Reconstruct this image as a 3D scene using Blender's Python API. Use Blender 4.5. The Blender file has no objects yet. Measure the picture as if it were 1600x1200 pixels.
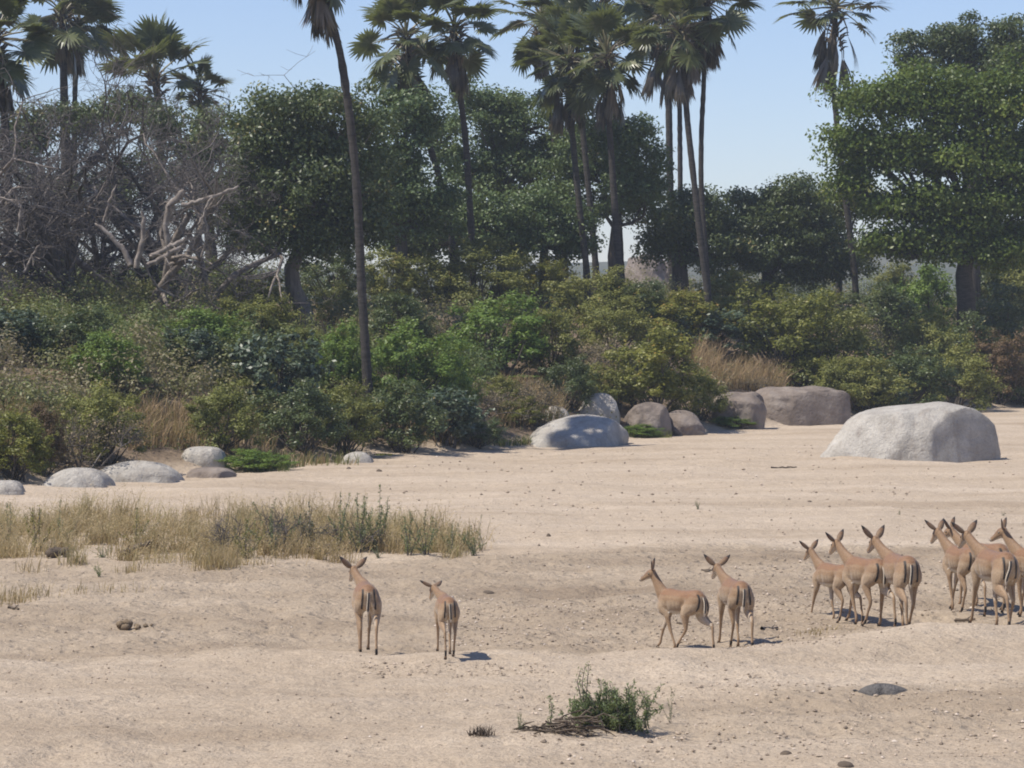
import bpy, math, random
import numpy as np
from mathutils import Vector, Matrix, kdtree

# ------------------------------------------------------------------ camera
scene = bpy.context.scene
C = scene.collection
FPX, CAMH, HOR = 4780.0, 3.8, 481.0           # focal length (px of a 1600 wide frame), eye height, horizon row
PITCH = math.atan((600 - HOR) / FPX)
cam_d = bpy.data.cameras.new('camera'); cam = bpy.data.objects.new('camera', cam_d); C.objects.link(cam)
cam_d.sensor_width = 36; cam_d.lens = FPX * 36 / 1600
cam_d.clip_start = 0.5; cam_d.clip_end = 9000
cam.location = (0, 0, CAMH); cam.rotation_euler = (math.pi/2 - PITCH, 0, 0)
scene.camera = cam

# ------------------------------------------------------------------ sky and sun
SUN_EL, SUN_AZ = 58.0, -107.0                  # azimuth from +Y (away from camera), negative = left
world = bpy.data.worlds.new('World'); scene.world = world; world.use_nodes = True
wn = world.node_tree; bg = wn.nodes['Background']
sky = wn.nodes.new('ShaderNodeTexSky'); sky.sky_type = 'NISHITA'; sky.sun_disc = False
sky.sun_elevation = math.radians(SUN_EL); sky.sun_rotation = math.radians(SUN_AZ)
sky.altitude = 600; sky.air_density = 1.0; sky.dust_density = 0.25; sky.ozone_density = 1.2
tint = wn.nodes.new('ShaderNodeMix'); tint.data_type = 'RGBA'; tint.blend_type = 'MULTIPLY'; tint.inputs[0].default_value = 1
tint.inputs[7].default_value = (.93, .945, 1.15, 1)      # white balance of the sky light
wn.links.new(sky.outputs[0], tint.inputs[6]); wn.links.new(tint.outputs[2], bg.inputs[0]); bg.inputs[1].default_value = 0.092
sl = bpy.data.lights.new('sun', 'SUN'); sl.energy = 4.2; sl.angle = math.radians(0.53); sl.color = (1, .94, .84)
sun = bpy.data.objects.new('sun', sl); C.objects.link(sun)
az, el = math.radians(SUN_AZ), math.radians(SUN_EL)
sdir = Vector((math.sin(az)*math.cos(el), math.cos(az)*math.cos(el), math.sin(el)))
sun.rotation_euler = sdir.to_track_quat('Z', 'Y').to_euler()
vs = scene.view_settings
vs.view_transform = 'Standard'; vs.look = 'None'; vs.exposure = 0.42; vs.gamma = 1
scene.cycles.use_denoising = True
scene.cycles.max_bounces = 6; scene.cycles.diffuse_bounces = 3; scene.cycles.glossy_bounces = 2
scene.cycles.transmission_bounces = 3; scene.cycles.caustics_reflective = False; scene.cycles.caustics_refractive = False
scene.cycles.filter_width = 1.9

# ------------------------------------------------------------------ numeric helpers
rng = np.random.default_rng(7)
R = random.Random(11)
def hash2(ix, iy, seed):
    h = (ix.astype(np.int64)*374761393 + iy.astype(np.int64)*668265263 + seed*974634) & 0x7fffffff
    h = ((h ^ (h >> 13)) * 1274126177) & 0x7fffffff
    h = ((h ^ (h >> 16)) * 60493) & 0x7fffffff
    return (h & 0xffff) / 65535.0
def vnoise(x, y, seed=0):
    x = np.asarray(x, float); y = np.asarray(y, float)
    ix = np.floor(x); iy = np.floor(y); fx = x-ix; fy = y-iy
    fx = fx*fx*(3-2*fx); fy = fy*fy*(3-2*fy)
    a = hash2(ix, iy, seed); b = hash2(ix+1, iy, seed); c = hash2(ix, iy+1, seed); d = hash2(ix+1, iy+1, seed)
    return (a*(1-fx)+b*fx)*(1-fy) + (c*(1-fx)+d*fx)*fy - 0.5
def fbm(x, y, seed=0, octs=4):
    t = 0; a = 1.0
    for o in range(octs):
        t = t + a*vnoise(x*2**o, y*2**o, seed+o*17); a *= 0.5
    return t
def sstep(t): t = np.clip(t, 0, 1); return t*t*(3-2*t)

P0 = np.array([-10.1, 66.0]); NB = np.array([-0.867, 0.499])
def bank_s(x, y):
    s = (x-P0[0])*NB[0] + (y-P0[1])*NB[1]
    return s + 0.9*vnoise(x*.22, y*.22, 5) + 0.35*vnoise(x*.8, y*.8, 6)
def crest_y(x): return np.where(x > .8, 31.85+.62*x, 32.35+.4*(.8-x)) + 0.4*vnoise(x*.6, x*0+3, 9)
def churn(x, y):
    """1 where the bed is trampled gravelly sand, 0 on smooth sand"""
    w = 1.6*fbm(x*.25, y*.2, 91, 3)
    m = sstep((47.5+.25*x+w-y)/1.2)*np.maximum(sstep((y-crest_y(x)-.2+.3*w)/.7), sstep((-.2-x)/2.5)*sstep((y-32.5+w)/2)*.8)
    m = np.maximum(m, .4*sstep((crest_y(x)+1-y)/2))
    return np.maximum(m, .9*sstep((29.2+.35*x+w-y)/1.0)*sstep((x-.2)/1.2)*sstep((y-26.2-.12*x+w)/.8))
def ground_z(x, y):
    x = np.asarray(x, float); y = np.asarray(y, float)
    s = bank_s(x, y)
    near = sstep((130-y)/60)
    z = (0.16*fbm(x*.16, y*.10, 1, 3) + 0.10*fbm(x*.5+y*.22, y*.55, 2, 3)) * near
    # low crest running across in front of the herd, stony hollow behind it
    c = y - crest_y(x)
    gate = np.maximum(sstep((x+0.8)/2.0), .75*sstep((x+4.5)/2.2))
    z = z + gate*(0.11*np.exp(-(c/1.1)**2) - 0.12*np.exp(-((c-2.4)/1.6)**2))
    # churned surface, hoof prints
    ch = churn(x, y)
    z = z + near*((.030+.035*ch)*fbm(x*2.3, y*1.5, 3, 3) + (.012+.04*ch)*np.clip(fbm(x*5, y*3.4, 4, 3), -.8, .3))
    t = np.clip(s/16.0, 0, 1)
    rise = 3.95*(1-(1-t)**1.55)
    z = z + rise + 0.5*fbm(x*.3, y*.3, 8, 3)*sstep(s/4)
    z = z + np.clip(s-16, 0, 400)*0.004
    return z
def ray(u, v):
    f = np.array([0, math.cos(PITCH), -math.sin(PITCH)]); up = np.array([0, math.sin(PITCH), math.cos(PITCH)])
    d = f + (u-800)/FPX*np.array([1., 0, 0]) + (600-v)/FPX*up
    return d/d[1]
def at(u, v, D):
    p = ray(u, v)*D; return np.array([p[0], p[1], p[2]+CAMH])
def hit(u, v):
    d = ray(u, v); Ds = np.arange(20, 200, .1)
    z = CAMH + d[2]*Ds; g = ground_z(d[0]*Ds, Ds)
    k = np.nonzero(z <= g)[0]
    D = Ds[k[0]] if len(k) else 125.0
    return np.array([d[0]*D, D, float(ground_z(np.array([d[0]*D]), np.array([D]))[0])])
def gz(x, y): return float(ground_z(np.array([x]), np.array([y]))[0])
def nrm(a): return a/np.maximum(np.linalg.norm(a, axis=-1, keepdims=True), 1e-9)
def rdirs(n, g=rng): return nrm(g.normal(size=(n, 3)))

# ------------------------------------------------------------------ mesh helpers
class MB:
    def __init__(s): s.v = []; s.f = []; s.a = []; s.m = []; s.n = 0
    def add(s, v, f, attr=0.5, mat=0):
        v = np.asarray(v, float).reshape(-1, 3); f = np.asarray(f, int)
        s.v.append(v); s.f.append(f + s.n); s.n += len(v)
        s.a.append(np.broadcast_to(np.asarray(attr, float), (len(v),)).copy()); s.m.append(np.full(len(f), mat))
    def mesh(s, name, smooth=True):
        me = bpy.data.meshes.new(name)
        v = np.concatenate(s.v); me.vertices.add(len(v)); me.vertices.foreach_set('co', v.ravel())
        lens = np.concatenate([np.full(len(f), f.shape[1]) for f in s.f]); li = np.concatenate([f.ravel() for f in s.f])
        me.loops.add(len(li)); me.loops.foreach_set('vertex_index', li)
        me.polygons.add(len(lens)); me.polygons.foreach_set('loop_start', np.concatenate([[0], np.cumsum(lens)[:-1]]))
        me.polygons.foreach_set('material_index', np.concatenate(s.m))
        me.polygons.foreach_set('use_smooth', np.full(len(lens), smooth))
        at_ = me.attributes.new('rnd', 'FLOAT', 'POINT'); at_.data.foreach_set('value', np.concatenate(s.a))
        me.update(calc_edges=True); return me
def tube(mb, pts, rad, n=6, attr=0.5, mat=0, cap=True):
    pts = np.asarray(pts, float); m = len(pts); rad = np.broadcast_to(np.asarray(rad, float), (m,))
    tan = nrm(np.gradient(pts, axis=0)); ref = np.array([0, 0, 1.]) if abs(tan[0][2]) < .9 else np.array([1., 0, 0])
    a = nrm(np.cross(tan, ref)); b = np.cross(tan, a)
    th = np.arange(n)*2*math.pi/n
    v = pts[:, None, :] + rad[:, None, None]*(np.cos(th)[None, :, None]*a[:, None, :] + np.sin(th)[None, :, None]*b[:, None, :])
    i = np.arange(m-1)[:, None]*n; j = np.arange(n)[None, :]; j2 = (j+1) % n
    f = np.stack([i+j, i+j2, i+n+j2, i+n+j], -1).reshape(-1, 4)
    mb.add(v.reshape(-1, 3), f, attr, mat)
def leaves(mb, c, nor, L, W, attr, g=rng, mat=0):
    n = len(c); d = nrm(np.cross(nor, rdirs(n, g))); w = np.cross(nor, d)
    L = np.broadcast_to(L, (n,))[:, None]; W = np.broadcast_to(W, (n,))[:, None]
    v = np.stack([c-d*L/2, c+w*W/2-d*L*.05, c+d*L/2-nor*L*.12, c-w*W/2-d*L*.05], 1).reshape(-1, 3)
    mb.add(v, np.arange(n*4).reshape(-1, 4), np.repeat(attr, 4), mat)
def link(name, me, parent=None, mats=None, loc=None):
    o = bpy.data.objects.new(name, me); C.objects.link(o)
    if parent is not None: o.parent = parent
    if mats is not None and me is not None:
        mats = mats if isinstance(mats, (list, tuple)) else [mats]
        for k, m in enumerate(mats):
            if len(me.materials) <= k: me.materials.append(m)
            if me.materials[k] is not m: o.material_slots[k].link = 'OBJECT'; o.material_slots[k].material = m
    if loc is not None: o.location = loc
    return o
def tag(o, label=None, cat=None, group=None, kind=None):
    if label: o['label'] = label
    if cat: o['category'] = cat
    if group: o['group'] = group
    if kind: o['kind'] = kind
    return o
def empty(name, loc=(0, 0, 0), rz=0):
    o = bpy.data.objects.new(name, None); C.objects.link(o); o.location = loc; o.rotation_euler = (0, 0, rz); o.empty_display_size = .3
    return o

# ------------------------------------------------------------------ materials
def newmat(name):
    m = bpy.data.materials.new(name); m.use_nodes = True; nt = m.node_tree
    return m, nt, nt.nodes['Principled BSDF'], nt.nodes['Material Output']
def ramp(nt, src, stops):
    r = nt.nodes.new('ShaderNodeValToRGB'); e = r.color_ramp.elements
    while len(e) < len(stops): e.new(0.5)
    for k, (p, c) in enumerate(stops): e[k].position = p; e[k].color = (*c, 1)
    nt.links.new(src, r.inputs[0]); return r.outputs[0]
def noise(nt, vec, scale, detail=4, rough=.55):
    n = nt.nodes.new('ShaderNodeTexNoise'); n.inputs['Scale'].default_value = scale; n.inputs['Detail'].default_value = detail
    n.inputs['Roughness'].default_value = rough
    if vec is not None: nt.links.new(vec, n.inputs['Vector'])
    return n.outputs['Fac']
def mixc(nt, fac, a, b, mode='MIX'):
    n = nt.nodes.new('ShaderNodeMix'); n.data_type = 'RGBA'; n.blend_type = mode
    for s, k in ((fac, 0), (a, 6), (b, 7)):
        if hasattr(s, 'is_linked'): nt.links.new(s, n.inputs[k])
        else: n.inputs[k].default_value = s if k == 0 else (*s, 1)
    return n.outputs[2]
def math_(nt, op, a, b):
    n = nt.nodes.new('ShaderNodeMath'); n.operation = op
    for k, s in enumerate((a, b)):
        if hasattr(s, 'is_linked'): nt.links.new(s, n.inputs[k])
        else: n.inputs[k].default_value = s
    return n.outputs[0]
def attrn(nt, name):
    n = nt.nodes.new('ShaderNodeAttribute'); n.attribute_name = name; return n
def bump(nt, bsdf, h, strength, dist):
    b = nt.nodes.new('ShaderNodeBump'); b.inputs['Strength'].default_value = strength; b.inputs['Distance'].default_value = dist
    nt.links.new(h, b.inputs['Height']); nt.links.new(b.outputs[0], bsdf.inputs['Normal']); return b
def coords(nt, kind='Object'):
    return nt.nodes.new('ShaderNodeTexCoord').outputs[kind]

def leaf_mat(name, stops, rough=.42, spec=.5, transl=.28, objvar=.25):
    m, nt, b, out = newmat(name)
    oi = nt.nodes.new('ShaderNodeObjectInfo')
    fac = attrn(nt, 'rnd').outputs['Fac']
    shift = math_(nt, 'MULTIPLY', math_(nt, 'SUBTRACT', oi.outputs['Random'], .5), objvar)
    col = ramp(nt, math_(nt, 'ADD', fac, shift), stops)
    nt.links.new(col, b.inputs['Base Color']); b.inputs['Roughness'].default_value = rough
    b.inputs['Specular IOR Level'].default_value = spec
    t = nt.nodes.new('ShaderNodeBsdfTranslucent'); nt.links.new(mixc(nt, .5, col, (.24, .27, .05)), t.inputs[0])
    mx = nt.nodes.new('ShaderNodeMixShader'); mx.inputs[0].default_value = transl
    nt.links.new(b.outputs[0], mx.inputs[1]); nt.links.new(t.outputs[0], mx.inputs[2]); nt.links.new(mx.outputs[0], out.inputs[0])
    return m
LM = {
 'dark':   leaf_mat('leaf_dark', [(0, (0.032, 0.052, 0.018)), (.5, (0.075, 0.102, 0.033)), (.93, (0.128, 0.159, 0.049)), (1, (0.301, 0.246, 0.099))], .45, .45, .22),
 'blue':   leaf_mat('leaf_blue_green', [(0, (0.047, 0.082, 0.029)), (.5, (0.105, 0.152, 0.053)), (1, (0.187, 0.240, 0.086))], .48, .4, .25),
 'green':  leaf_mat('leaf_green', [(0, (0.073, 0.125, 0.019)), (.5, (0.146, 0.227, 0.040)), (1, (0.244, 0.327, 0.067))], .48, .38, .34),
 'olive':  leaf_mat('leaf_olive', [(0, (0.102, 0.114, 0.027)), (.5, (0.197, 0.206, 0.051)), (.95, (0.292, 0.284, 0.080)), (1, (0.408, 0.284, 0.114))], .52, .35, .32),
 'yellow': leaf_mat('leaf_yellow_green', [(0, (0.091, 0.102, 0.016)), (.5, (0.182, 0.190, 0.035)), (.9, (0.281, 0.261, 0.056)), (1, (0.390, 0.249, 0.062))], .48, .38, .32),
 'glossy': leaf_mat('leaf_glossy', [(0, (0.024, 0.043, 0.020)), (.6, (0.066, 0.096, 0.050)), (1, (0.120, 0.150, 0.088))], .46, .55, .15),
 'dry':    leaf_mat('leaf_dry', [(0, (0.138, 0.112, 0.069)), (.5, (0.250, 0.200, 0.125)), (1, (0.362, 0.281, 0.181))], .7, .2, .28),
 'bronze': leaf_mat('leaf_bronze', [(0, (0.080, 0.050, 0.028)), (.5, (0.152, 0.095, 0.050)), (1, (0.232, 0.153, 0.080))], .6, .3, .28),
 'big':    leaf_mat('leaf_broad_tree', [(0, (0.047, 0.080, 0.012)), (.5, (0.107, 0.157, 0.026)), (.9, (0.188, 0.241, 0.046)), (.97, (0.229, 0.247, 0.051)), (1, (0.457, 0.287, 0.051))], .45, .42, .36),
 'weed':   leaf_mat('leaf_weed', [(0, (.085, .12, .045)), (.5, (.155, .20, .085)), (1, (.26, .29, .14))], .5, .4, .32),
}
def plain(name, stops, scale=3, rough=.85, bs=.6, bd=.02, kind='Object', stretch=None):
    m, nt, b, out = newmat(name)
    v = coords(nt, kind)
    if stretch:
        mp = nt.nodes.new('ShaderNodeMapping'); mp.inputs['Scale'].default_value = stretch; nt.links.new(v, mp.inputs[0]); v = mp.outputs[0]
    n = noise(nt, v, scale, 6, .62); nt.links.new(ramp(nt, n, stops), b.inputs['Base Color'])
    b.inputs['Roughness'].default_value = rough; b.inputs['Specular IOR Level'].default_value = .25
    bump(nt, b, noise(nt, v, scale*3, 5, .65), bs, bd); return m
BARK = plain('bark_brown', [(.3, (.045, .037, .030)), (.7, (.13, .11, .09))], 3, stretch=(3, 3, .7))
PBARK = plain('palm_bark', [(.3, (.030, .026, .023)), (.7, (.092, .080, .070))], 4, stretch=(1, 1, 5), bs=.9, bd=.04)
GBARK = plain('bark_grey', [(.3, (.10, .085, .070)), (.7, (.26, .22, .18))], 3, stretch=(3, 3, .7))
PALE = plain('dead_wood', [(.3, (.10, .082, .068)), (.5, (.22, .185, .155)), (.75, (.40, .35, .30))], 5.5)
TWIG = plain('twig_grey', [(.3, (.055, .047, .043)), (.7, (.19, .165, .15))], 1.5)

def frond_mat(name, stops, transl):
    m = leaf_mat(name, stops, .38, .55, transl, .35); return m
FLIVE = frond_mat('palm_leaf', [(0, (.052, .066, .028)), (.5, (.108, .128, .055)), (.85, (.19, .20, .10)), (1, (.30, .26, .16))], .3)
FDEAD = frond_mat('palm_leaf_dead', [(0, (.05, .040, .028)), (.5, (.12, .095, .065)), (1, (.24, .18, .12))], .2)

# ground: pale sand, darker damp churned bands, leaf litter and soil on the bank
GM, nt, b, out = newmat('riverbed_sand')
oc = coords(nt, 'Object')
mp = nt.nodes.new('ShaderNodeMapping'); mp.inputs['Scale'].default_value = (.28, 1.0, 1); mp.inputs['Rotation'].default_value = (0, 0, math.radians(-26)); nt.links.new(oc, mp.inputs[0])
n1 = noise(nt, mp.outputs[0], .45, 5, .6); n2 = noise(nt, oc, 4.5, 6, .7); n3 = noise(nt, oc, 28, 4, .7)
sandc = mixc(nt, attrn(nt, 'churn').outputs['Fac'], ramp(nt, n1, [(.30, (.42, .33, .237)), (.47, (.52, .42, .312)), (.66, (.595, .49, .375))]), ramp(nt, n1, [(.32, (.295, .228, .16)), (.48, (.395, .314, .226)), (.68, (.49, .398, .295))]))
sandc = mixc(nt, ramp(nt, n2, [(.35, (0, 0, 0)), (.62, (1, 1, 1))]), mixc(nt, .6, sandc, (.78, .76, .74), 'MULTIPLY'), sandc)
sandc = mixc(nt, ramp(nt, n3, [(.40, (.55, .55, .55)), (.52, (0, 0, 0))]), sandc, (.28, .215, .16))
soil = ramp(nt, noise(nt, oc, 2.2, 6, .7), [(.3, (.10, .075, .05)), (.55, (.21, .155, .105)), (.75, (.33, .25, .17))])
bfac = attrn(nt, 'rnd').outputs['Fac']
nt.links.new(mixc(nt, bfac, sandc, soil), b.inputs['Base Color'])
b.inputs['Roughness'].default_value = .95; b.inputs['Specular IOR Level'].default_value = .12
hh = math_(nt, 'ADD', math_(nt, 'MULTIPLY', noise(nt, oc, 5, 5, .65), 1.0), math_(nt, 'MULTIPLY', n3, .35))
def pits(scale, lo, hi):
    vz = nt.nodes.new('ShaderNodeTexVoronoi'); vz.inputs['Scale'].default_value = scale; nt.links.new(oc, vz.inputs['Vector'])
    mr = nt.nodes.new('ShaderNodeMapRange'); mr.interpolation_type = 'SMOOTHSTEP'; mr.inputs['From Min'].default_value = lo; mr.inputs['From Max'].default_value = hi
    nt.links.new(vz.outputs['Distance'], mr.inputs['Value']); return mr.outputs[0]
chm = math_(nt, 'ADD', math_(nt, 'MULTIPLY', attrn(nt, 'churn').outputs['Fac'], .42), .06)
hh = math_(nt, 'ADD', hh, math_(nt, 'MULTIPLY', pits(3.1, .10, .36), chm)); hh = math_(nt, 'ADD', hh, math_(nt, 'MULTIPLY', pits(6.5, .1, .36), math_(nt, 'MULTIPLY', chm, .6)))
bump(nt, b, hh, .9, .085)

ROCK, nt, b, out = newmat('granite')
oc = coords(nt, 'Object')
rc = ramp(nt, noise(nt, oc, 1.3, 7, .62), [(.3, (.32, .29, .25)), (.5, (.47, .435, .38)), (.72, (.57, .53, .465))])
mp = nt.nodes.new('ShaderNodeMapping'); mp.inputs['Scale'].default_value = (2.5, 2.5, .35); nt.links.new(oc, mp.inputs[0])
rc = mixc(nt, ramp(nt, noise(nt, mp.outputs[0], 1.6, 5, .6), [(.52, (0, 0, 0)), (.72, (.55, .55, .55))]), rc, (.24, .19, .155))
rc = mixc(nt, ramp(nt, noise(nt, oc, .9, 8, .7), [(.50, (0, 0, 0)), (.62, (.5, .5, .5))]), rc, (.30, .265, .225))
rc = mixc(nt, ramp(nt, noise(nt, oc, 22, 4, .7), [(.35, (.45, .45, .45)), (.5, (0, 0, 0))]), rc, (.25, .225, .20))
nt.links.new(rc, b.inputs['Base Color']); b.inputs['Roughness'].default_value = .85; b.inputs['Specular IOR Level'].default_value = .3
bump(nt, b, math_(nt, 'ADD', noise(nt, oc, 2.4, 8, .68), math_(nt, 'MULTIPLY', noise(nt, oc, 25, 3, .7), .22)), .95, .14)
RROCK = plain('granite_brown', [(.3, (.12, .095, .078)), (.5, (.215, .175, .145)), (.72, (.31, .262, .222))], 1.6, bs=.9, bd=.09)
PEB = leaf_mat('pebble', [(0, (.20, .155, .115)), (.35, (.34, .27, .20)), (.8, (.50, .40, .31)), (1, (.70, .64, .56))], .8, .3, 0.0)
DUNG = plain('dung', [(.3, (.14, .10, .062)), (.7, (.32, .24, .155))], 9, bs=1, bd=.03)
DARKW = plain('dark_driftwood', [(.3, (.05, .038, .028)), (.7, (.17, .13, .095))], 7, stretch=(.6, 2, 2))
GREYM = plain('grey_matted_debris', [(.3, (.085, .078, .074)), (.7, (.20, .185, .17))], 14, bs=1, bd=.04)
GRASSM = leaf_mat('dry_grass', [(0, (.26, .185, .10)), (.3, (.44, .32, .18)), (.6, (.58, .46, .27)), (.8, (.32, .29, .13)), (1, (.16, .19, .075))], .6, .3, .35, 0)
BGRASS = leaf_mat('bank_grass', [(0, (.18, .11, .06)), (.4, (.40, .27, .15)), (.75, (.54, .40, .23)), (.9, (.16, .17, .06)), (1, (.09, .13, .04))], .6, .3, .35, 0)

# ------------------------------------------------------------------ ground sheet
def axis(parts): return np.unique(np.concatenate(parts).round(4))
gx = axis([np.arange(-9, 9, .115), np.arange(-34, -9, .3), np.arange(9, 40, .3), -np.geomspace(34, 700, 18), np.geomspace(40, 700, 18)])
gy = axis([np.arange(-40, 24, 4), np.arange(24, 50, .098), np.arange(52, 134, .33), np.geomspace(134, 1000, 24)])
X, Y = np.meshgrid(gx, gy); Z = ground_z(X, Y)
nx, ny = len(gx), len(gy)
mb = MB(); i = np.arange(ny-1)[:, None]*nx; j = np.arange(nx-1)[None, :]
mb.add(np.stack([X, Y, Z], -1), np.stack([i+j, i+j+1, i+nx+j+1, i+nx+j], -1).reshape(-1, 4), sstep((bank_s(X, Y)-.1)/.9).ravel())
gme = mb.mesh('ground'); ca_ = gme.attributes.new('churn', 'FLOAT', 'POINT'); ca_.data.foreach_set('value', churn(X, Y).ravel())
ground = tag(link('ground', gme, None, GM), kind='structure')

# far blue hills beyond the trees
HILL = plain('far_hill_scrub', [(.3, (.055, .065, .045)), (.7, (.12, .115, .08))], .05, bs=.3, bd=1)
mb = MB(); hx = np.linspace(-420, 520, 120); hy = np.linspace(480, 900, 22)
X, Y = np.meshgrid(hx, hy)
Z = 3 + np.sin(np.clip((Y-480)/420, 0, 1)*math.pi)**.8*(7.5 + 8*fbm(X*.007, Y*.006, 31, 5) + 5*np.exp(-((X-90)/60)**2))
i = np.arange(21)[:, None]*120; j = np.arange(119)[None, :]
mb.add(np.stack([X, Y, Z], -1), np.stack([i+j, i+j+1, i+120+j+1, i+120+j], -1).reshape(-1, 4))
tag(link('hill', mb.mesh('hill'), None, HILL), kind='structure')

# ------------------------------------------------------------------ rocks
def rock(name, label, loc, plan, H, p=2.6, lean=(0, 0), seed=1, rough=.10, mat=None, rz=0, sink=.15, cat='boulder', group=None, nth=84, nl=26, cuts=None):
    """plan: (angle deg, radius) corners of the base outline; superelliptic section of height H"""
    g = np.random.default_rng(seed)
    an = np.array([a for a, r in plan], float); rr = np.array([r for a, r in plan], float)
    th = np.linspace(0, 360, nth, endpoint=False)
    Rr = np.interp(th, np.concatenate([an-360, an, an+360]), np.tile(rr, 3))
    k = np.array([1, 2, 1.])/4; Rr = np.convolve(np.concatenate([Rr[-1:], Rr, Rr[:1]]), k, 'valid')
    t = np.linspace(0, 1, nl)**.8*.5*math.pi
    zz = H*np.abs(np.sin(t))**(2/p); rad = np.abs(np.cos(t))**(2/p)
    T = np.radians(th)
    Xr = Rr[None, :]*rad[:, None]*np.cos(T) + lean[0]*zz[:, None]; Yr = Rr[None, :]*rad[:, None]*np.sin(T) + lean[1]*zz[:, None]
    Zr = np.repeat(zz[:, None], nth, 1)
    w = fbm(Xr*1.1+seed*3.7+Zr*.6, Yr*1.1+Zr*1.3, seed, 5) + .35*np.abs(vnoise(Xr*3.1+Zr*2.2, Yr*2.7-Zr*1.9, seed+8))
    k = 1 + rough*2*w; Xr = Xr*k; Yr = Yr*k; Zr = Zr*(1+rough*1.2*fbm(Xr*.9+9, Yr*.9+seed, seed+3, 3)) - sink
    mb = MB(); v = np.stack([Xr, Yr, Zr], -1).reshape(-1, 3)
    rm = float(np.mean(rr))
    if cuts is None:
        cuts = []
        for q in range(6):
            a = g.uniform(0, 6.28); e = g.uniform(.1, 1.0); cuts.append(((math.cos(a)*math.cos(e), math.sin(a)*math.cos(e), math.sin(e)), (rm*math.cos(e)+H*math.sin(e))*g.uniform(.62, .8)))
    for (cn, cd) in cuts:
        cn = np.array(cn)/np.linalg.norm(cn); ex = np.maximum(0, v@cn-cd-.05*rm*vnoise(v[:, 0]*2/rm, v[:, 2]*2/rm+v[:, 1]/rm, seed+5)); v = v-cn*(ex*.86)[:, None]
    i = np.arange(nl-1)[:, None]*nth; j = np.arange(nth)[None, :]; j2 = (j+1) % nth
    f = np.stack([i+j, i+j2, i+nth+j2, i+nth+j], -1).reshape(-1, 4); mb.add(v, f)
    o = link(name, mb.mesh(name), None, mat or ROCK, loc); o.rotation_euler = (0, 0, rz)
    return tag(o, label, cat, group)
def pxm(D): return D/FPX
# big boulder standing in the sand
p = hit(1432, 716)
k = pxm(p[1])
rock('boulder', 'huge pale granite boulder standing alone on the open sand', p,
     [(0, 128*k), (40, 134*k), (90, 95*k), (140, 128*k), (180, 150*k), (215, 126*k), (250, 88*k), (282, 84*k), (300, 98*k), (335, 130*k)], 96*k, 2.5, (.20, .10), 4, .05, nth=120, nl=36, sink=.12,
     cuts=[((.55, -.80, .16), 76*k), ((-.35, -.75, .45), 90*k), ((-.12, -.05, 1), 80*k), ((.95, -.1, .22), 130*k)])
def prock(label, u, vb, vt, wpx, seed, mat=None, p=2.4, lean=(0, 0), rough=.1, dy=0, depth=.75, plan=None, sink=.2, group=None, cuts=None):
    q = hit(u, vb); q = q + np.array([0, dy, 0]); k = pxm(q[1]); a = wpx*k/2; g = np.random.default_rng(seed)
    if plan is None:
        plan = [(t, a*(abs(math.cos(math.radians(t)))+depth*abs(math.sin(math.radians(t))))/(max(abs(math.cos(math.radians(t))), .72)+.28)*g.uniform(.9, 1.08)) for t in range(0, 360, 36)]
    return rock('boulder', label, q, plan, (vb-vt)*k+sink, p, lean, seed, rough, mat, 0, sink, 'boulder', group, cuts=cuts)
prock('smooth pale whaleback rock sloping up out of the sand at the bank', 893, 692, 650, 176, 21, p=2.0, lean=(.45, .25), rough=.07, depth=.8, cuts=[((.9, -.3, .2), 1.35)])
prock('rounded blue-grey boulder behind the pale whaleback rock', 938, 668, 620, 76, 22, p=2.6, dy=1.5)
prock('small pale stone left of the blue-grey boulder', 868, 667, 637, 54, 23, p=2.2, dy=1.0)
prock('pinkish jagged rock below the round yellow-green bush', 1012, 674, 632, 84, 24, p=1.9, rough=.2, mat=RROCK)
prock('low brown rock ledge under the round yellow-green bush', 1062, 674, 644, 80, 25, p=2.2, rough=.18, mat=RROCK)
prock('brown cracked rock left of the dark cleft', 1150, 664, 614, 92, 26, p=4.0, lean=(.12, .05), rough=.16, mat=RROCK, cuts=[((-.7, -.5, .6), .95), ((.2, -.6, .75), 1.15)])
prock('long flat-faced brown rock right of the dark cleft', 1248, 660, 606, 160, 27, p=5.5, lean=(.05, .12), rough=.10, mat=RROCK, depth=.55, cuts=[((.5, -.2, .8), 1.75), ((.35, -.9, .15), 1.0)])
prock('pale dome rock at the left foot of the bank', 122, 758, 730, 100, 28, p=2.1, rough=.08, depth=.9, cuts=[((-.1, -.2, 1), .52)])
prock('long low pale rock beside the dome rock on the left', 214, 752, 720, 168, 29, p=2.1, rough=.08, depth=.6, cuts=[((.1, -.1, 1), .60)])
prock('squarish grey block perched above the low left rocks', 314, 730, 702, 74, 30, p=4.0, rough=.09, dy=.5)
prock('brown flat slab under the squarish grey block', 330, 744, 730, 96, 31, p=2.6, mat=RROCK)
prock('small whitish stone in dark shade at the sand edge', 560, 722, 704, 56, 32, p=2.0, rough=.15)
prock('grey rock cut off by the left picture edge', 8, 768, 748, 70, 33, p=2.4)
# pinkish outcrop far behind the palms
for kx, (u, v, w, h, D) in enumerate([(1012, 432, 40, 22, 185), (1040, 430, 26, 20, 190), (992, 436, 30, 16, 188)]):
    q = at(u, v, D); q[2] = gz(q[0], q[1]); kk = pxm(D)
    rock('boulder', ['pink granite outcrop seen far off between the palms', 'rightmost far pink rock between the palms', 'leftmost far pink rock between the palms'][kx], q,
         [(t, w*kk*(.7+.3*((t*7) % 5)/5)) for t in range(0, 360, 45)], 2.6+h*kk, 2.4, (0, 0), 40+kx, .2, RROCK, 0, .3)

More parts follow.
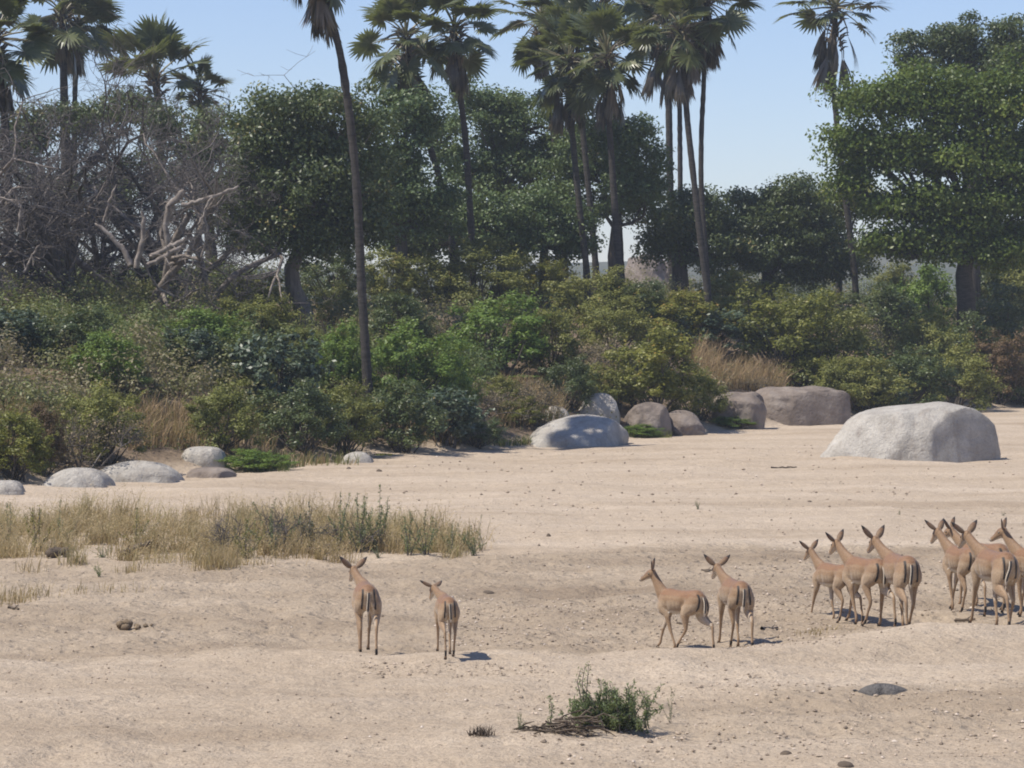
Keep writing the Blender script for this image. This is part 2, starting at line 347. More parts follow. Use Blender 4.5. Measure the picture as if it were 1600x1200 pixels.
# ------------------------------------------------------------------ shrubs
def clump_pts(n, g, rx, ry, z0, z1, shell=.55, lob=None):
    """centres of leaf clumps: lumpy dome filling, denser near the surface"""
    d = rdirs(n*2, g); d = d[d[:, 2] > -.45][:n]; r = g.uniform(shell, 1, len(d))**.7
    lump = 1 + .28*np.sin(d[:, 0]*5+lob)*np.sin(d[:, 1]*4.3+lob*1.7) + .18*np.sin(d[:, 2]*7+lob*2.3+d[:, 0]*6)
    r = r*lump; zc = z0 + (z1-z0)*.42
    c = d*r[:, None]*np.array([rx, ry, 1]); zz = np.where(c[:, 2] > 0, c[:, 2]*(z1-zc), c[:, 2]*(zc-z0)/.45)
    c[:, 2] = zc + zz; return c, d
def shrub_mesh(seed, L, W, ncl, per, spread, shell=.5, up=.35):
    g = np.random.default_rng(seed); mb = MB()
    c, d = clump_pts(ncl, g, .43, .43, .06, .97, shell, seed*1.3)
    cl = np.repeat(np.arange(len(c)), per); tone = g.uniform(.15, .85, len(c))
    dd = rdirs(len(cl), g); off = dd*(g.random(len(cl))**.45*spread*1.9*g.uniform(.6, 1.3, len(c))[cl])[:, None]; off[:, 2] *= .75
    pts = c[cl] + off; pts[:, 2] = np.maximum(pts[:, 2], .02)
    nor = nrm(dd*.75 + d[cl]*.3 + np.array([0, 0, up]) + rdirs(len(cl), g)*.55)
    a = np.clip(tone[cl]*.6 + g.uniform(0, .4, len(cl)), 0, 1)
    leaves(mb, pts, nor, L*g.uniform(.7, 1.3, len(cl)), W*g.uniform(.7, 1.3, len(cl)), a, g)
    # loose shoots standing out of the outline
    ns = 60; k = g.integers(0, len(c), ns); base = c[k]; dr = nrm(d[k]*.6+np.array([0, 0, .7])+g.normal(size=(ns, 3))*.3)
    t = g.uniform(0, 1, (ns, 14)); sp = (base[:, None, :] + dr[:, None, :]*t[..., None]*.17 + g.normal(size=(ns, 14, 3))*.012).reshape(-1, 3)
    leaves(mb, sp, nrm(rdirs(len(sp), g)+np.array([0, 0, .3])), L, W, g.uniform(.4, 1, len(sp)), g)
    ms = MB()
    for q in range(26):
        e = c[g.integers(0, len(c))]; b0 = np.array([g.uniform(-.1, .1), g.uniform(-.1, .1), -.08]); m1 = (b0+e)/2 + g.normal(size=3)*.05
        tube(ms, [b0, (b0+m1)/2+g.normal(size=3)*.02, m1, e], [.014, .011, .008, .003], 4)
    return mb.mesh('shrub_foliage'), ms.mesh('shrub_stems')
def twiggy_mesh(seed, nstem, leafn, L=.03):
    g = np.random.default_rng(seed); ms = MB(); mb = MB(); tips = []
    def grow(p, d, l, r, lev):
        n = 4; pts = [p]
        for s in range(n-1):
            d = nrm(d + g.normal(size=3)*.22 + np.array([0, 0, .05])); pts.append(pts[-1]+d*l/(n-1))
        tube(ms, pts, np.linspace(r, r*.55, n), 3, g.uniform(0, 1))
        tips.extend(pts[1:])
        if lev > 0:
            for q in range(g.integers(3, 5)):
                k = g.integers(1, n); grow(pts[k], nrm(d+g.normal(size=3)*.75), l*g.uniform(.5, .75), r*.55, lev-1)
    for q in range(nstem):
        a = g.uniform(0, 2*math.pi); t = g.uniform(.1, 1)
        grow(np.array([g.uniform(-.15, .15), g.uniform(-.15, .15), -.05]), nrm(np.array([math.cos(a)*t, math.sin(a)*t, .9])), .42, .013, 3)
    tp = np.array(tips); tp = tp[g.integers(0, len(tp), leafn)] + g.normal(size=(leafn, 3))*.03
    leaves(mb, tp, nrm(rdirs(leafn, g)+np.array([0, 0, .4])), L*g.uniform(.6, 1.3, leafn), L*.55, g.uniform(0, 1, leafn), g)
    return mb.mesh('shrub_foliage'), ms.mesh('shrub_stems')
FINE = [shrub_mesh(s, .036, .020, 95, 100, .06) for s in (1, 2, 3, 4)]
BIGL = [shrub_mesh(s, .058, .034, 80, 52, .06, .5) for s in (11, 12)]
TWG = [twiggy_mesh(s, 9, 2600) for s in (21, 22)]
BANKG = 'shrubs on the river bank'
shcount = [0]
def shrub(label, u, vt, vb, wpx, kind, dy=0, cat='shrub', name='shrub'):
    q = hit(u, vb); D = q[1]+dy; q = np.array([q[0]*D/q[1], D, 0]); q[2] = gz(q[0], q[1]); kk = pxm(D)
    h = (CAMH - (vt-HOR)*kk) - q[2]; w = wpx*kk
    h = max(h, .35); w *= 1.22; h *= 1.08
    k = shcount[0]; shcount[0] += 1
    fam = BIGL if kind == 'glossy' else TWG if kind == 'dry' else FINE
    fm, sm = fam[(k*7+k//3) % len(fam)]
    o = empty(name, q, R.uniform(0, 6.28)); o.scale = (w*1.02, w*1.02*R.uniform(.85, 1.1), h/1.12)
    link('foliage', fm, o, LM[kind]); link('stem', sm, o, TWIG if kind == 'dry' else BARK)
    return tag(o, label, cat, BANKG)
SH = [
 # upper fringe, far side
 ('low yellow-green bush below the bare thicket, left of the logs', 118, 405, 455, 100, 'yellow'),
 ('grey-brown twiggy scrub at the far left under the bare thicket', 40, 425, 490, 130, 'dry'),
 ('grey-brown twiggy scrub below the fallen pale logs', 225, 408, 475, 130, 'dry'),
 ('dull olive bush right of the fallen pale logs', 330, 402, 470, 110, 'olive'),
 ('olive bush just left of the curved grey trunk', 395, 425, 490, 90, 'olive'),
 ('dark green bush between the curved trunk and the tall palm', 522, 362, 470, 95, 'dark'),
 ('olive bush hugging the tall palm on its left', 528, 440, 505, 60, 'olive'),
 ('olive-green bush right of the tall palm, upper bank', 612, 392, 480, 110, 'olive'),
 ('small olive bush under the leaning palm trunk', 672, 398, 482, 90, 'olive'),
 ('big dark olive bush crowning the bank below two palms', 752, 368, 482, 130, 'olive'),
 ('pale olive bush left of the three palm trunks', 845, 398, 478, 100, 'yellow'),
 ('grey-olive twiggy bush at the feet of the three palm trunks', 915, 400, 470, 80, 'dry'),
 ('yellow-green bush below the three palm trunks', 935, 415, 515, 130, 'olive'),
 ('dark bush below the rightmost of the three palm trunks', 990, 440, 520, 90, 'dark'),
 ('bright yellow-green bush below the paired palm trunks', 1062, 452, 540, 130, 'yellow'),
 ('yellow-green bush right behind the paired palm trunks', 1140, 420, 505, 110, 'yellow'),
 ('big yellow-green bush in the middle of the right bank', 1225, 448, 590, 150, 'yellow'),
 ('tall olive-green bush above the long brown rock', 1290, 455, 600, 140, 'olive'),
 ('dark green bush left of the big tree trunk, below the lone palm', 1380, 440, 540, 120, 'dark'),
 ('mid green bush at the left foot of the big tree', 1440, 415, 545, 110, 'green'),
 ('small grey-green bush under the big tree, left of its trunk', 1400, 408, 500, 80, 'olive'),
 ('dark bush in the shade right of the big tree trunk', 1565, 440, 560, 120, 'dark'),
 ('tall shaded bush cut by the right picture edge', 1600, 400, 540, 110, 'olive'),
 # middle of the slope
 ('grey-brown scrub in the middle of the left slope', 235, 455, 525, 140, 'dry'),
 ('dark green bush at the left picture edge, mid slope', 25, 478, 570, 120, 'glossy'),
 ('dark green bush right of the left-edge bush, mid slope', 115, 482, 575, 120, 'dark'),
 ('green bush below the grey-brown scrub on the left slope', 168, 515, 610, 110, 'green'),
 ('bright green spreading bush in the middle of the left slope', 318, 480, 565, 130, 'green'),
 ('olive scrub between the bright green bush and curved trunk', 400, 462, 540, 110, 'olive'),
 ('large shiny dark-leaved bush in the left centre of the slope', 430, 512, 650, 140, 'glossy'),
 ('shiny dark-leaved bush left of the large one', 300, 508, 590, 90, 'glossy'),
 ('green bush hugging the tall palm trunk, lower left', 525, 505, 620, 90, 'green'),
 ('dull green bush above the large shiny bush', 478, 512, 570, 80, 'olive'),
 ('dark olive bush immediately right of the tall palm', 622, 455, 560, 110, 'dark'),
 ('brown twiggy bush in shade right of the tall palm', 660, 470, 545, 100, 'dry'),
 ('vivid green bush right of the tall palm, mid slope', 640, 497, 640, 140, 'green'),
 ('second vivid green bush low beside the tall palm', 690, 535, 650, 100, 'green'),
 ('broad mid-green bush in the centre of the slope', 770, 462, 590, 150, 'green'),
 ('olive bush right of the broad mid-green bush', 860, 480, 590, 100, 'olive'),
 ('grey twiggy bush in the centre right of the slope', 900, 500, 580, 110, 'dry'),
 ('green bush above the round yellow-green bush', 960, 470, 560, 100, 'olive'),
 ('shiny grey-leaved bush below the bright yellow-green bush', 1110, 480, 560, 110, 'glossy'),
 ('dark green small bush left of the round yellow-green bush', 890, 552, 640, 80, 'dark'),
 ('round yellow-green bush above the pinkish jagged rock', 1020, 513, 650, 150, 'yellow'),
 # foot of the bank
 ('golden-green bush at the left picture edge, lowest', 22, 640, 748, 110, 'yellow'),
 ('brown-olive bush on the left above the dome rock', 118, 575, 735, 150, 'dry'),
 ('dark olive bush left of the bare soil patch', 165, 600, 728, 120, 'olive'),
 ('neat olive bush above the squarish grey block', 348, 590, 705, 120, 'olive'),
 ('dark bush left of the shaded hollow under the palm', 470, 590, 705, 120, 'dark'),
 ('brown-green bush in the shaded hollow at the palm foot', 540, 600, 712, 100, 'olive'),
 ('dark green bush right of the palm foot, low', 625, 590, 705, 120, 'dark'),
 ('dark shiny bush above the sand edge, centre', 700, 600, 695, 110, 'glossy'),
 ('low dark bush left of the pale whaleback rock', 742, 652, 698, 80, 'dark'),
 ('yellow-green tuft bush above the pale whaleback rock', 815, 618, 664, 70, 'yellow'),
 ('low green plant right of the squarish grey block', 400, 700, 735, 100, 'green'),
 ('low green plant at the foot of the pinkish rock', 1000, 664, 684, 70, 'green'),
 ('low green plant at the foot of the cracked rock', 1140, 650, 668, 60, 'green'),
 ('dark olive bush at the right end of the long brown rock', 1350, 555, 645, 110, 'olive'),
 ('dark shaded bush behind the big boulder', 1420, 540, 645, 130, 'dark'),
 ('dark bush with yellowish top right of the big boulder', 1490, 535, 640, 120, 'olive'),
 ('dark bush in front of the big tree trunk foot', 1510, 485, 605, 110, 'dark'),
 ('olive bush left of the big tree trunk foot, lower', 1450, 490, 610, 110, 'olive'),
 ('shaded green bush right of the big tree trunk foot', 1560, 470, 590, 100, 'dark'),
 ('olive bush overhanging the right end of the long brown rock', 1315, 555, 640, 90, 'olive'),
 ('low yellow-green bush behind the long brown rock', 1262, 560, 606, 80, 'yellow'),
 ('dark bush overhanging the gap between the jagged and cracked rocks', 1092, 575, 655, 80, 'olive'),
 ('low olive bush on top of the cracked brown rock', 1165, 572, 606, 70, 'dry'),
 ('tangled bush over the blue-grey boulder', 955, 570, 640, 90, 'olive'),
 ('dry brown bush above the low dark bush, centre of the bank foot', 755, 565, 650, 90, 'dry'),
 ('olive bush right of the dry brown bush at the bank foot', 785, 585, 645, 60, 'olive'),
 ('rust-brown bush near the right picture edge', 1555, 515, 630, 90, 'bronze'),
 ('dark low bush at the right picture edge by the sand', 1600, 560, 632, 110, 'dark'),
 ('small grey-green bush left of the big boulder top', 1385, 605, 648, 70, 'glossy'),
 ('reddish-brown dry bush low in the centre', 835, 560, 660, 90, 'dry'),
 ('rusty dry bush at the left end of the bank foot', 65, 625, 742, 70, 'bronze'),
]
for a in SH: shrub(*a)

# undergrowth mat that covers the slope between the shrubs
g = np.random.default_rng(77); mb = MB()
n = 5200; q = np.stack([g.uniform(-22, 36, n), g.uniform(60, 150, n)], 1); s = bank_s(q[:, 0], q[:, 1]); q = q[(s > .5) & (s < 22)]
cz = ground_z(q[:, 0], q[:, 1]); per = 18; tone = np.clip(.5+.9*fbm(q[:, 0]*.35, q[:, 1]*.35, 51, 2), 0, 1)
idx = np.repeat(np.arange(len(q)), per); hgt = g.uniform(.15, .75, len(q))
pt = np.stack([q[idx, 0]+g.normal(size=len(idx))*.22, q[idx, 1]+g.normal(size=len(idx))*.22, cz[idx]+np.abs(g.normal(size=len(idx)))*hgt[idx]*.6+.03], 1)
leaves(mb, pt, nrm(rdirs(len(idx), g)+np.array([0, 0, .6])), .085*g.uniform(.6, 1.3, len(idx)), .05, np.clip(tone[idx]*.6+g.uniform(0, .4, len(idx)), 0, 1), g)
UNDER = leaf_mat('undergrowth_leaf', [(0, (.13, .09, .055)), (.3, (.12, .105, .05)), (.6, (.075, .095, .028)), (1, (.045, .075, .02))], .55, .35, .3, 0)
tag(link('undergrowth', mb.mesh('undergrowth'), None, UNDER), 'low leafy undergrowth covering the bank between the shrubs', 'undergrowth', kind='stuff')

# thicket: the solid mass of low growth in which no single bush can be told apart
g = np.random.default_rng(78); mb = MB()
bare = [(hit(u, v)[:2], r) for u, v, r in [(1155, 605, 3.0), (830, 640, 1.6), (245, 680, 1.6), (1250, 640, 2.5), (1010, 660, 2), (930, 650, 2), (1440, 640, 2.0), (478, 515, 2.2), (870, 670, 2.6), (820, 685, 2.4), (780, 690, 1.5), (470, 540, 1.8), (482, 490, 1.5)]]
n = 0
while n < 430:
    x, y = (g.uniform(-24, 40), g.uniform(62, 165)) if g.random() < .6 else (g.uniform(-16, 0), g.uniform(64, 100)); s = float(bank_s(np.array([x]), np.array([y]))[0])
    if s < 1.6 or s > 34 or abs(x) > .2*y+2 or any(math.hypot(x-c[0], y-c[1]) < r for c, r in bare): continue
    n += 1; back = s > 17
    rr = g.uniform(.7, 1.3)*(1.3 if back else 1); h = g.uniform(.5, 1.15)*(1.7 if back else 1)*(1 if s > 3 else .7); m = 530 if not back else 440
    nc = 15; c, d = clump_pts(nc, g, rr, rr, .05, h, .45, g.uniform(0, 9)); idx = g.integers(0, len(c), m)
    dd = rdirs(m, g); pt = c[idx]+dd*(g.random(m)**.45*.38)[:, None]; pt[:, 0] += x; pt[:, 1] += y; pt[:, 2] = np.maximum(pt[:, 2], .02)+gz(x, y)
    base = np.clip(.5+1.1*float(fbm(np.array([x*.12]), np.array([y*.12]), 52, 2)[0])+g.normal()*.12, 0, 1); tone = g.uniform(-.12, .12, len(c))
    leaves(mb, pt, nrm(dd*.7+d[idx]*.3+rdirs(m, g)*.55+np.array([0, 0, .35])), .10*g.uniform(.6, 1.3, m), .055, np.clip(base+tone[idx]+g.uniform(-.1, .1, m), 0, 1), g)
THK = leaf_mat('thicket_leaf', [(0, (.28, .22, .145)), (.25, (.24, .205, .11)), (.5, (.19, .20, .07)), (.75, (.14, .18, .055)), (1, (.09, .13, .048))], .5, .35, .3, 0)
tag(link('thicket', mb.mesh('thicket'), None, THK), 'tangled green and olive scrub filling the bank between the bushes', 'scrub', kind='stuff')

# ------------------------------------------------------------------ broad-leaved trees
def tree(label, base, trunk_pts, blobs, kind, seed, L=.15, ncl=None, per=85, tr=.22, bark=None, name='tree', dens=1.0, spread=.31, flat=.62, group='trees behind the river bank', W=.55):
    """base: world point; trunk_pts: offsets (x,y,z); blobs: ellipsoids (cx,cy,cz,rx,ry,rz) of the crown, offsets from base"""
    g = np.random.default_rng(seed); o = empty(name, base)
    mc = MB(); mt = MB(); tp = np.array(trunk_pts, float)
    tube(mt, tp, np.linspace(tr*1.15, tr*.7, len(tp)), 9); top = tp[-1]
    for (cx, cy, cz, rx, ry, rz) in blobs:
        vol = (rx*ry*rz)**(1/3); n = int(19*dens*vol**2)+6
        d = rdirs(n, g); lum = 1+.22*np.sin(d[:, 0]*4+seed)*np.sin(d[:, 2]*5+seed*2)+.12*np.sin(d[:, 1]*9+seed)
        r = g.uniform(.12, 1, n)**.42*lum
        c = np.array([cx, cy, cz]) + d*r[:, None]*np.array([rx, ry, rz])
        tone = np.clip(.5+g.normal(size=n)*.22, 0, 1); sz = g.uniform(.6, 1.35, n)
        idx = np.repeat(np.arange(n), int(per*2.3)); dd = rdirs(len(idx), g); off = dd*(g.random(len(idx))**.42*spread*2.0*sz[idx])[:, None]*np.array([1.15, 1.15, flat])+g.normal(size=(len(idx), 3))*.05
        kp = np.arange(len(idx)) % 7 != 3; idx, dd, off = idx[kp], dd[kp], off[kp]
        pts = c[idx]+off; nor = nrm(dd*.65 + d[idx]*.15 + np.array([0, 0, .3]) + rdirs(len(idx), g)*.8)
        leaves(mc, pts, nor, L*g.uniform(.65, 1.35, len(idx)), L*W*g.uniform(.8, 1.2, len(idx)), np.clip(tone[idx]*.65+g.uniform(0, .35, len(idx)), 0, 1), g)
        # limb to the blob, then boughs to the clumps
        ctr = np.array([cx, cy, cz-.25*rz]); m1 = top*.55+ctr*.45 + g.normal(size=3)*.25 + np.array([0, 0, -.2])
        tube(mt, [top*.9+tp[-2]*.1, top*.75+m1*.25+g.normal(size=3)*.08, m1, (m1+ctr)/2+g.normal(size=3)*.2, ctr], np.array([.62, .5, .4, .3, .18])*tr, 7)
        for q in g.permutation(n)[:max(8, n//3)]:
            s0 = m1 if g.random() < .35 else ctr; e = c[q]; mm = (s0+e)/2+g.normal(size=3)*.25
            tube(mt, [s0, (s0+mm)/2+g.normal(size=3)*.1, mm, (mm+e)/2+g.normal(size=3)*.1, e], np.array([.2, .15, .11, .07, .03])*tr, 4)
    link('crown', mc.mesh('crown'), o, LM[kind]); link('trunk', mt.mesh('trunk'), o, bark or BARK)
    return tag(o, label, 'tree', group)
def ptree(label, u, vb, D, crown, kind, seed, trunk=None, tr=.22, **kw):
    """crown: list of (u, v, rx px, rz px[, depth offset])"""
    if D is None: q = hit(u, vb); D = q[1]
    else: q = at(u, vb, D); q[2] = gz(q[0], q[1])
    k = pxm(D); bl = []
    for c in crown:
        dy = c[4] if len(c) > 4 else 0
        w = at(c[0], c[1], D)
        bl.append((w[0]-q[0], dy, w[2]-q[2], c[2]*k, min(c[2]*k, 3.2)*.9, c[3]*k))
    tp = [(0, 0, -.3)] + [tuple(at(a, b_, D)-q) for a, b_ in trunk]
    return tree(label, q, tp, bl, kind, seed, tr=tr, **kw)

ptree('dense dark evergreen tree with a curved grey trunk left of the tall palm', 480, 503, None,
      [(440, 205, 85, 75), (520, 190, 85, 70), (410, 290, 75, 80), (490, 290, 105, 90), (560, 270, 60, 80), (450, 365, 85, 45), (545, 350, 60, 45), (385, 350, 45, 45)], 'dark', 61,
      trunk=[(472, 480), (458, 450), (455, 420), (470, 385), (480, 340)], tr=.27, bark=GBARK, L=.135, per=95)
ptree('dark tree crown filling in right of the tall palm', 630, 430, 108, [(620, 230, 60, 80), (600, 300, 60, 60), (655, 320, 60, 70), (640, 180, 40, 40)], 'blue', 62, trunk=[(628, 400), (625, 350)], tr=.25)
ptree('spreading blue-green tree with open branches between the palm groups', 800, 440, 125,
      [(760, 180, 70, 50), (820, 190, 75, 55), (740, 250, 55, 45), (860, 250, 75, 50), (800, 265, 60, 45), (690, 215, 40, 45)], 'blue', 63, trunk=[(800, 400), (790, 340), (785, 310)], tr=.34, dens=.75)
ptree('blue-green tree behind the three palm trunks', 960, 450, 122, [(930, 230, 70, 50), (990, 235, 55, 45), (960, 290, 80, 50), (880, 300, 50, 50), (1010, 285, 32, 35)], 'blue', 64, trunk=[(955, 400), (960, 350)], tr=.16, dens=.9)
ptree('low bushy dark tree under the two middle palms', 710, 440, 116, [(690, 340, 70, 55), (760, 350, 60, 50), (640, 370, 50, 45)], 'blue', 65, trunk=[(712, 410), (710, 380)], tr=.2)
ptree('low dark tree left of the three palm trunks', 850, 440, 117, [(840, 340, 70, 55), (890, 365, 50, 40), (800, 370, 50, 40)], 'blue', 66, trunk=[(850, 410), (850, 380)], tr=.2)
ptree('grey-green tree with a dark trunk behind the paired palm trunks', 1066, 460, 126, [(1050, 340, 55, 40), (1090, 330, 50, 40), (1030, 380, 35, 25), (1110, 390, 50, 40)], 'dark', 67, trunk=[(1062, 420), (1064, 380)], tr=.35)
ptree('broad dome-shaped dark tree right of the paired palms', 1200, 460, 128, [(1160, 345, 65, 55), (1220, 335, 75, 52), (1260, 370, 60, 55), (1190, 400, 90, 50), (1290, 410, 55, 38), (1240, 300, 40, 22)], 'dark', 68, trunk=[(1200, 440), (1200, 410)], tr=.3)
ptree('tall broad bright-green tree with a thick trunk at the right', 1512, 505, 120,
      [(1362, 160, 58, 38), (1440, 150, 62, 42), (1530, 165, 75, 50), (1610, 150, 60, 60), (1335, 225, 42, 36), (1410, 235, 60, 38), (1500, 245, 70, 42), (1590, 250, 65, 50), (1325, 285, 26, 26), (1440, 320, 62, 34), (1530, 320, 70, 38), (1620, 330, 60, 50), (1400, 375, 44, 30), (1470, 385, 50, 28), (1560, 390, 60, 30), (1375, 320, 26, 20)],
      'big', 69, trunk=[(1510, 470), (1506, 430), (1512, 390), (1508, 350)], tr=.36, L=.17, per=88, dens=.8, W=.65, spread=.40, flat=.58, bark=PBARK)
ptree('dark green treetop showing above the big right-hand tree', 1520, 440, 134, [(1440, 90, 45, 35), (1500, 70, 55, 45), (1580, 75, 60, 45), (1545, 110, 70, 40)], 'dark', 70, trunk=[(1520, 300), (1520, 180)], tr=.35, L=.16, W=.6)
ptree('small bushy tree below the lone right-hand palm', 1310, 450, 131, [(1300, 330, 35, 50), (1330, 390, 40, 35), (1345, 310, 35, 35)], 'olive', 71, trunk=[(1312, 430), (1312, 390)], tr=.14)
ptree('dark tree mass behind the right picture edge', 1600, 480, 136, [(1590, 430, 55, 45), (1540, 440, 35, 30), (1640, 400, 60, 60)], 'dark', 72, trunk=[(1600, 460), (1600, 440)], tr=.25)
ptree('bushy green tree behind the bare thicket, left of the evergreen', 330, 430, 112, [(300, 250, 60, 60), (340, 210, 50, 45), (350, 320, 45, 60), (260, 190, 40, 30)], 'dark', 73, trunk=[(330, 400), (325, 340)], tr=.25, dens=.7)
ptree('dark green tree behind the bare thicket at the far left', 90, 430, 118, [(30, 220, 60, 60), (120, 190, 60, 35), (190, 170, 60, 35), (70, 320, 80, 60), (190, 300, 80, 60)], 'dark', 74, trunk=[(90, 400), (90, 340)], tr=.3, dens=.7)

# ------------------------------------------------------------------ bare thicket and fallen logs, left
def bare_tree(label, u, vb, D, hpx, wpx, seed, mat, r0=.17, name='bare_tree', lean=0):
    g = np.random.default_rng(seed); q = at(u, vb, D); q[2] = gz(q[0], q[1]); k = pxm(D)
    H = hpx*k*1.5; W = wpx*k/2*1.15; o = empty(name, q); ml = MB(); mt = MB()
    def grow(p, d, l, r, lev):
        n = 5; pts = [p]
        for s in range(n-1):
            d = nrm(d + g.normal(size=3)*.26 + np.array([0, 0, .04])); nxt = pts[-1]+d*l/(n-1)
            nxt[2] = max(nxt[2], .15); pts.append(nxt)
        st_ = 1 if lev >= 2 else 2
        tube(ml if lev >= 3 else mt, pts[::st_], np.linspace(r, r*.6, n)[::st_], 6 if lev >= 3 else 3, g.uniform(0, 1))
        if lev > 0:
            for c in range(3 if lev > 3 else g.integers(3, 6)):
                kk = g.integers(1, n); e = pts[kk]
                out = np.array([e[0]/max(W, .1), e[1]/max(W, .1), (e[2]-H*.5)/H])*-.35*(abs(e[0]) > W*.8 or e[2] > H*.9)
                grow(e, nrm(d*.6+g.normal(size=3)*np.array([.8, .8, .6])+out), l*g.uniform(.52, .8), max(r*.52, .007), lev-1)
    for st in range(3):
        a = g.uniform(0, 6.28)
        grow(np.array([g.uniform(-.3, .3), g.uniform(-.3, .3), -.2]), nrm(np.array([math.cos(a)*.7+lean, math.sin(a)*.5, .9])), H*.52, r0, 5)
    link('branch', ml.mesh('branch'), o, mat); link('twigs', mt.mesh('twigs'), o, TWIG2)
    return tag(o, label, 'tree', 'bare trees in the left thicket')
TWIG2 = plain('twig_pale_grey', [(.3, (.058, .050, .048)), (.7, (.19, .168, .155))], 1.0)
bare_tree('leafless grey tree with a thick dark stem at the far left of the thicket', 130, 425, 88, 270, 260, 81, BARK, .20)
bare_tree('leafless tangled tree in the middle of the thicket above the logs', 215, 420, 91, 260, 230, 82, PALE, .15, lean=.2)
bare_tree('leafless low tree at the left picture edge', 20, 430, 86, 220, 200, 83, PALE, .13)
bare_tree('leafless twiggy tree against the dark evergreen', 320, 420, 94, 220, 180, 84, PALE, .12)
for kx, (lab, u, vb, D, h, w, sd) in enumerate([('leafless grey tree standing between the far-left stem and the logs', 165, 420, 93, 275, 250, 85), ('leafless grey tree behind the fallen logs, right part of the thicket', 270, 425, 96, 270, 240, 86), ('leafless grey tree behind the left-edge low tree', 55, 425, 94, 260, 240, 87)]):
    bare_tree(lab, u, vb, D, h, w, sd, BARK, .12)
def log(label, pts, D, r, seed, name='fallen_log', mat=None):
    g = np.random.default_rng(seed); P = np.array([at(a, b_, D+dd) for a, b_, dd in pts]); mb = MB()
    t = np.linspace(0, 1, len(P)); tt = np.linspace(0, 1, 14); Q = np.stack([np.interp(tt, t, P[:, k]) for k in range(3)], 1) + g.normal(size=(14, 3))*.018
    rr = .6*np.interp(tt, [0, .85, 1], [r[0], r[1], r[1]*.55])*(1+g.normal(size=14)*.06); tube(mb, Q, rr, 10)
    for e, s in ((0, 0), (-1, 1)):
        tube(mb, [Q[e], Q[e]+(Q[e]-Q[e-1 if e else 1])*.05], [rr[e], .005], 10)
    for q in range(3):
        k = g.integers(3, 11); d = nrm(g.normal(size=3)+np.array([0, -.3, .5])); tube(mb, [Q[k], Q[k]+d*.2, Q[k]+d*.35+g.normal(size=3)*.06], [rr[k]*.35, rr[k]*.2, .01], 6)
    return tag(link(name, mb.mesh(name), None, mat or PALE), label, 'log', 'fallen pale wood in the left thicket')
log('thick pale broken trunk standing up in the thicket', [(265, 395, 0), (258, 350, 0), (268, 318, 0), (288, 297, 0)], 84, (.12, .17), 1)
log('pale fallen log lying in front of the thicket, upper one', [(236, 402, 0), (262, 388, 0), (290, 374, 0)], 82.5, (.12, .11), 2)
log('pale fallen log lying in front of the thicket, lower one', [(228, 416, 0), (258, 400, 0), (285, 386, 0)], 81.8, (.12, .10), 3)
log('pale log slanting to the right above the fallen logs', [(285, 322, 0), (318, 312, 0), (372, 292, .5)], 85, (.13, .08), 4)
log('forked pale stump rising in the middle of the thicket', [(205, 415, 0), (190, 385, 0), (160, 356, 0), (150, 350, 0)], 82.5, (.15, .07), 5)
log('upright grey trunk just right of the forked stump', [(212, 416, 0), (222, 380, 0), (226, 345, 0), (222, 332, 0)], 83, (.14, .09), 6)
log('thin pale branch slanting up in the thicket', [(162, 346, 0), (172, 312, 0), (182, 288, 0)], 82, (.06, .04), 7)
log('thin pale branch standing right of the broken trunk', [(312, 350, 0), (322, 325, 0), (332, 305, 0)], 82, (.06, .05), 8)
log('curved pale branch at the left picture edge', [(28, 360, 0), (34, 325, 0), (22, 312, 0), (-10, 308, 0)], 80, (.07, .05), 9)
log('thin pale stick leaning low at the far left', [(38, 425, 0), (50, 400, 0), (62, 382, 0)], 80, (.05, .04), 10)

# ------------------------------------------------------------------ palms
def frond_mesh(seed, dead=False):
    g = np.random.default_rng(seed); mb = MB()
    pl = .98 if not dead else .6; droop = .12 if not dead else .1
    pet = [(0, 0, 0), (pl*.35, 0, .03), (pl*.7, 0, .01), (pl, 0, -.06)]
    tube(mb, pet, [.035, .022, .016, .012], 5, .95)
    N = 30 if not dead else 16; amax = 2.55 if not dead else .32; Rf = .66 if not dead else 1.05
    hub = np.array([pl, 0, -.06])
    for a in np.linspace(-amax, amax, N):
        l = Rf*(1-.22*abs(a)/2.25)*g.uniform(.88, 1.08); a2 = a+g.normal()*.03
        d = np.array([math.cos(a2), math.sin(a2), 0]); w = np.array([-math.sin(a2), math.cos(a2), 0])
        fold = .10*math.cos(a) - .16*abs(math.sin(a))
        ts = np.array([0, .35, .7, 1.0]); wd = np.array([.010, .048, .034, .003])*(1 if not dead else .9)
        sag = -(droop+g.uniform(0, .22))*ts**2.4*l*.8 - fold*ts*l
        P = hub + d*(ts*l)[:, None] + np.stack([0*ts, 0*ts, sag], 1)
        if dead: P[:, 2] += g.normal()*.05*ts; P[:, 1] *= .7
        up = np.array([0, 0, .018])
        v = np.concatenate([P-w*wd[:, None], P+w*wd[:, None]+np.outer(wd/.05, up)])
        f = [(k, k+1, 4+k+1, 4+k) for k in range(3)]
        mb.add(v, f, np.clip(g.uniform(.2, .75), 0, 1))
    return mb.mesh('frond', smooth=False)
FR = [frond_mesh(s) for s in (1, 2, 3, 4)]; FD = [frond_mesh(s, True) for s in (5, 6, 7)]
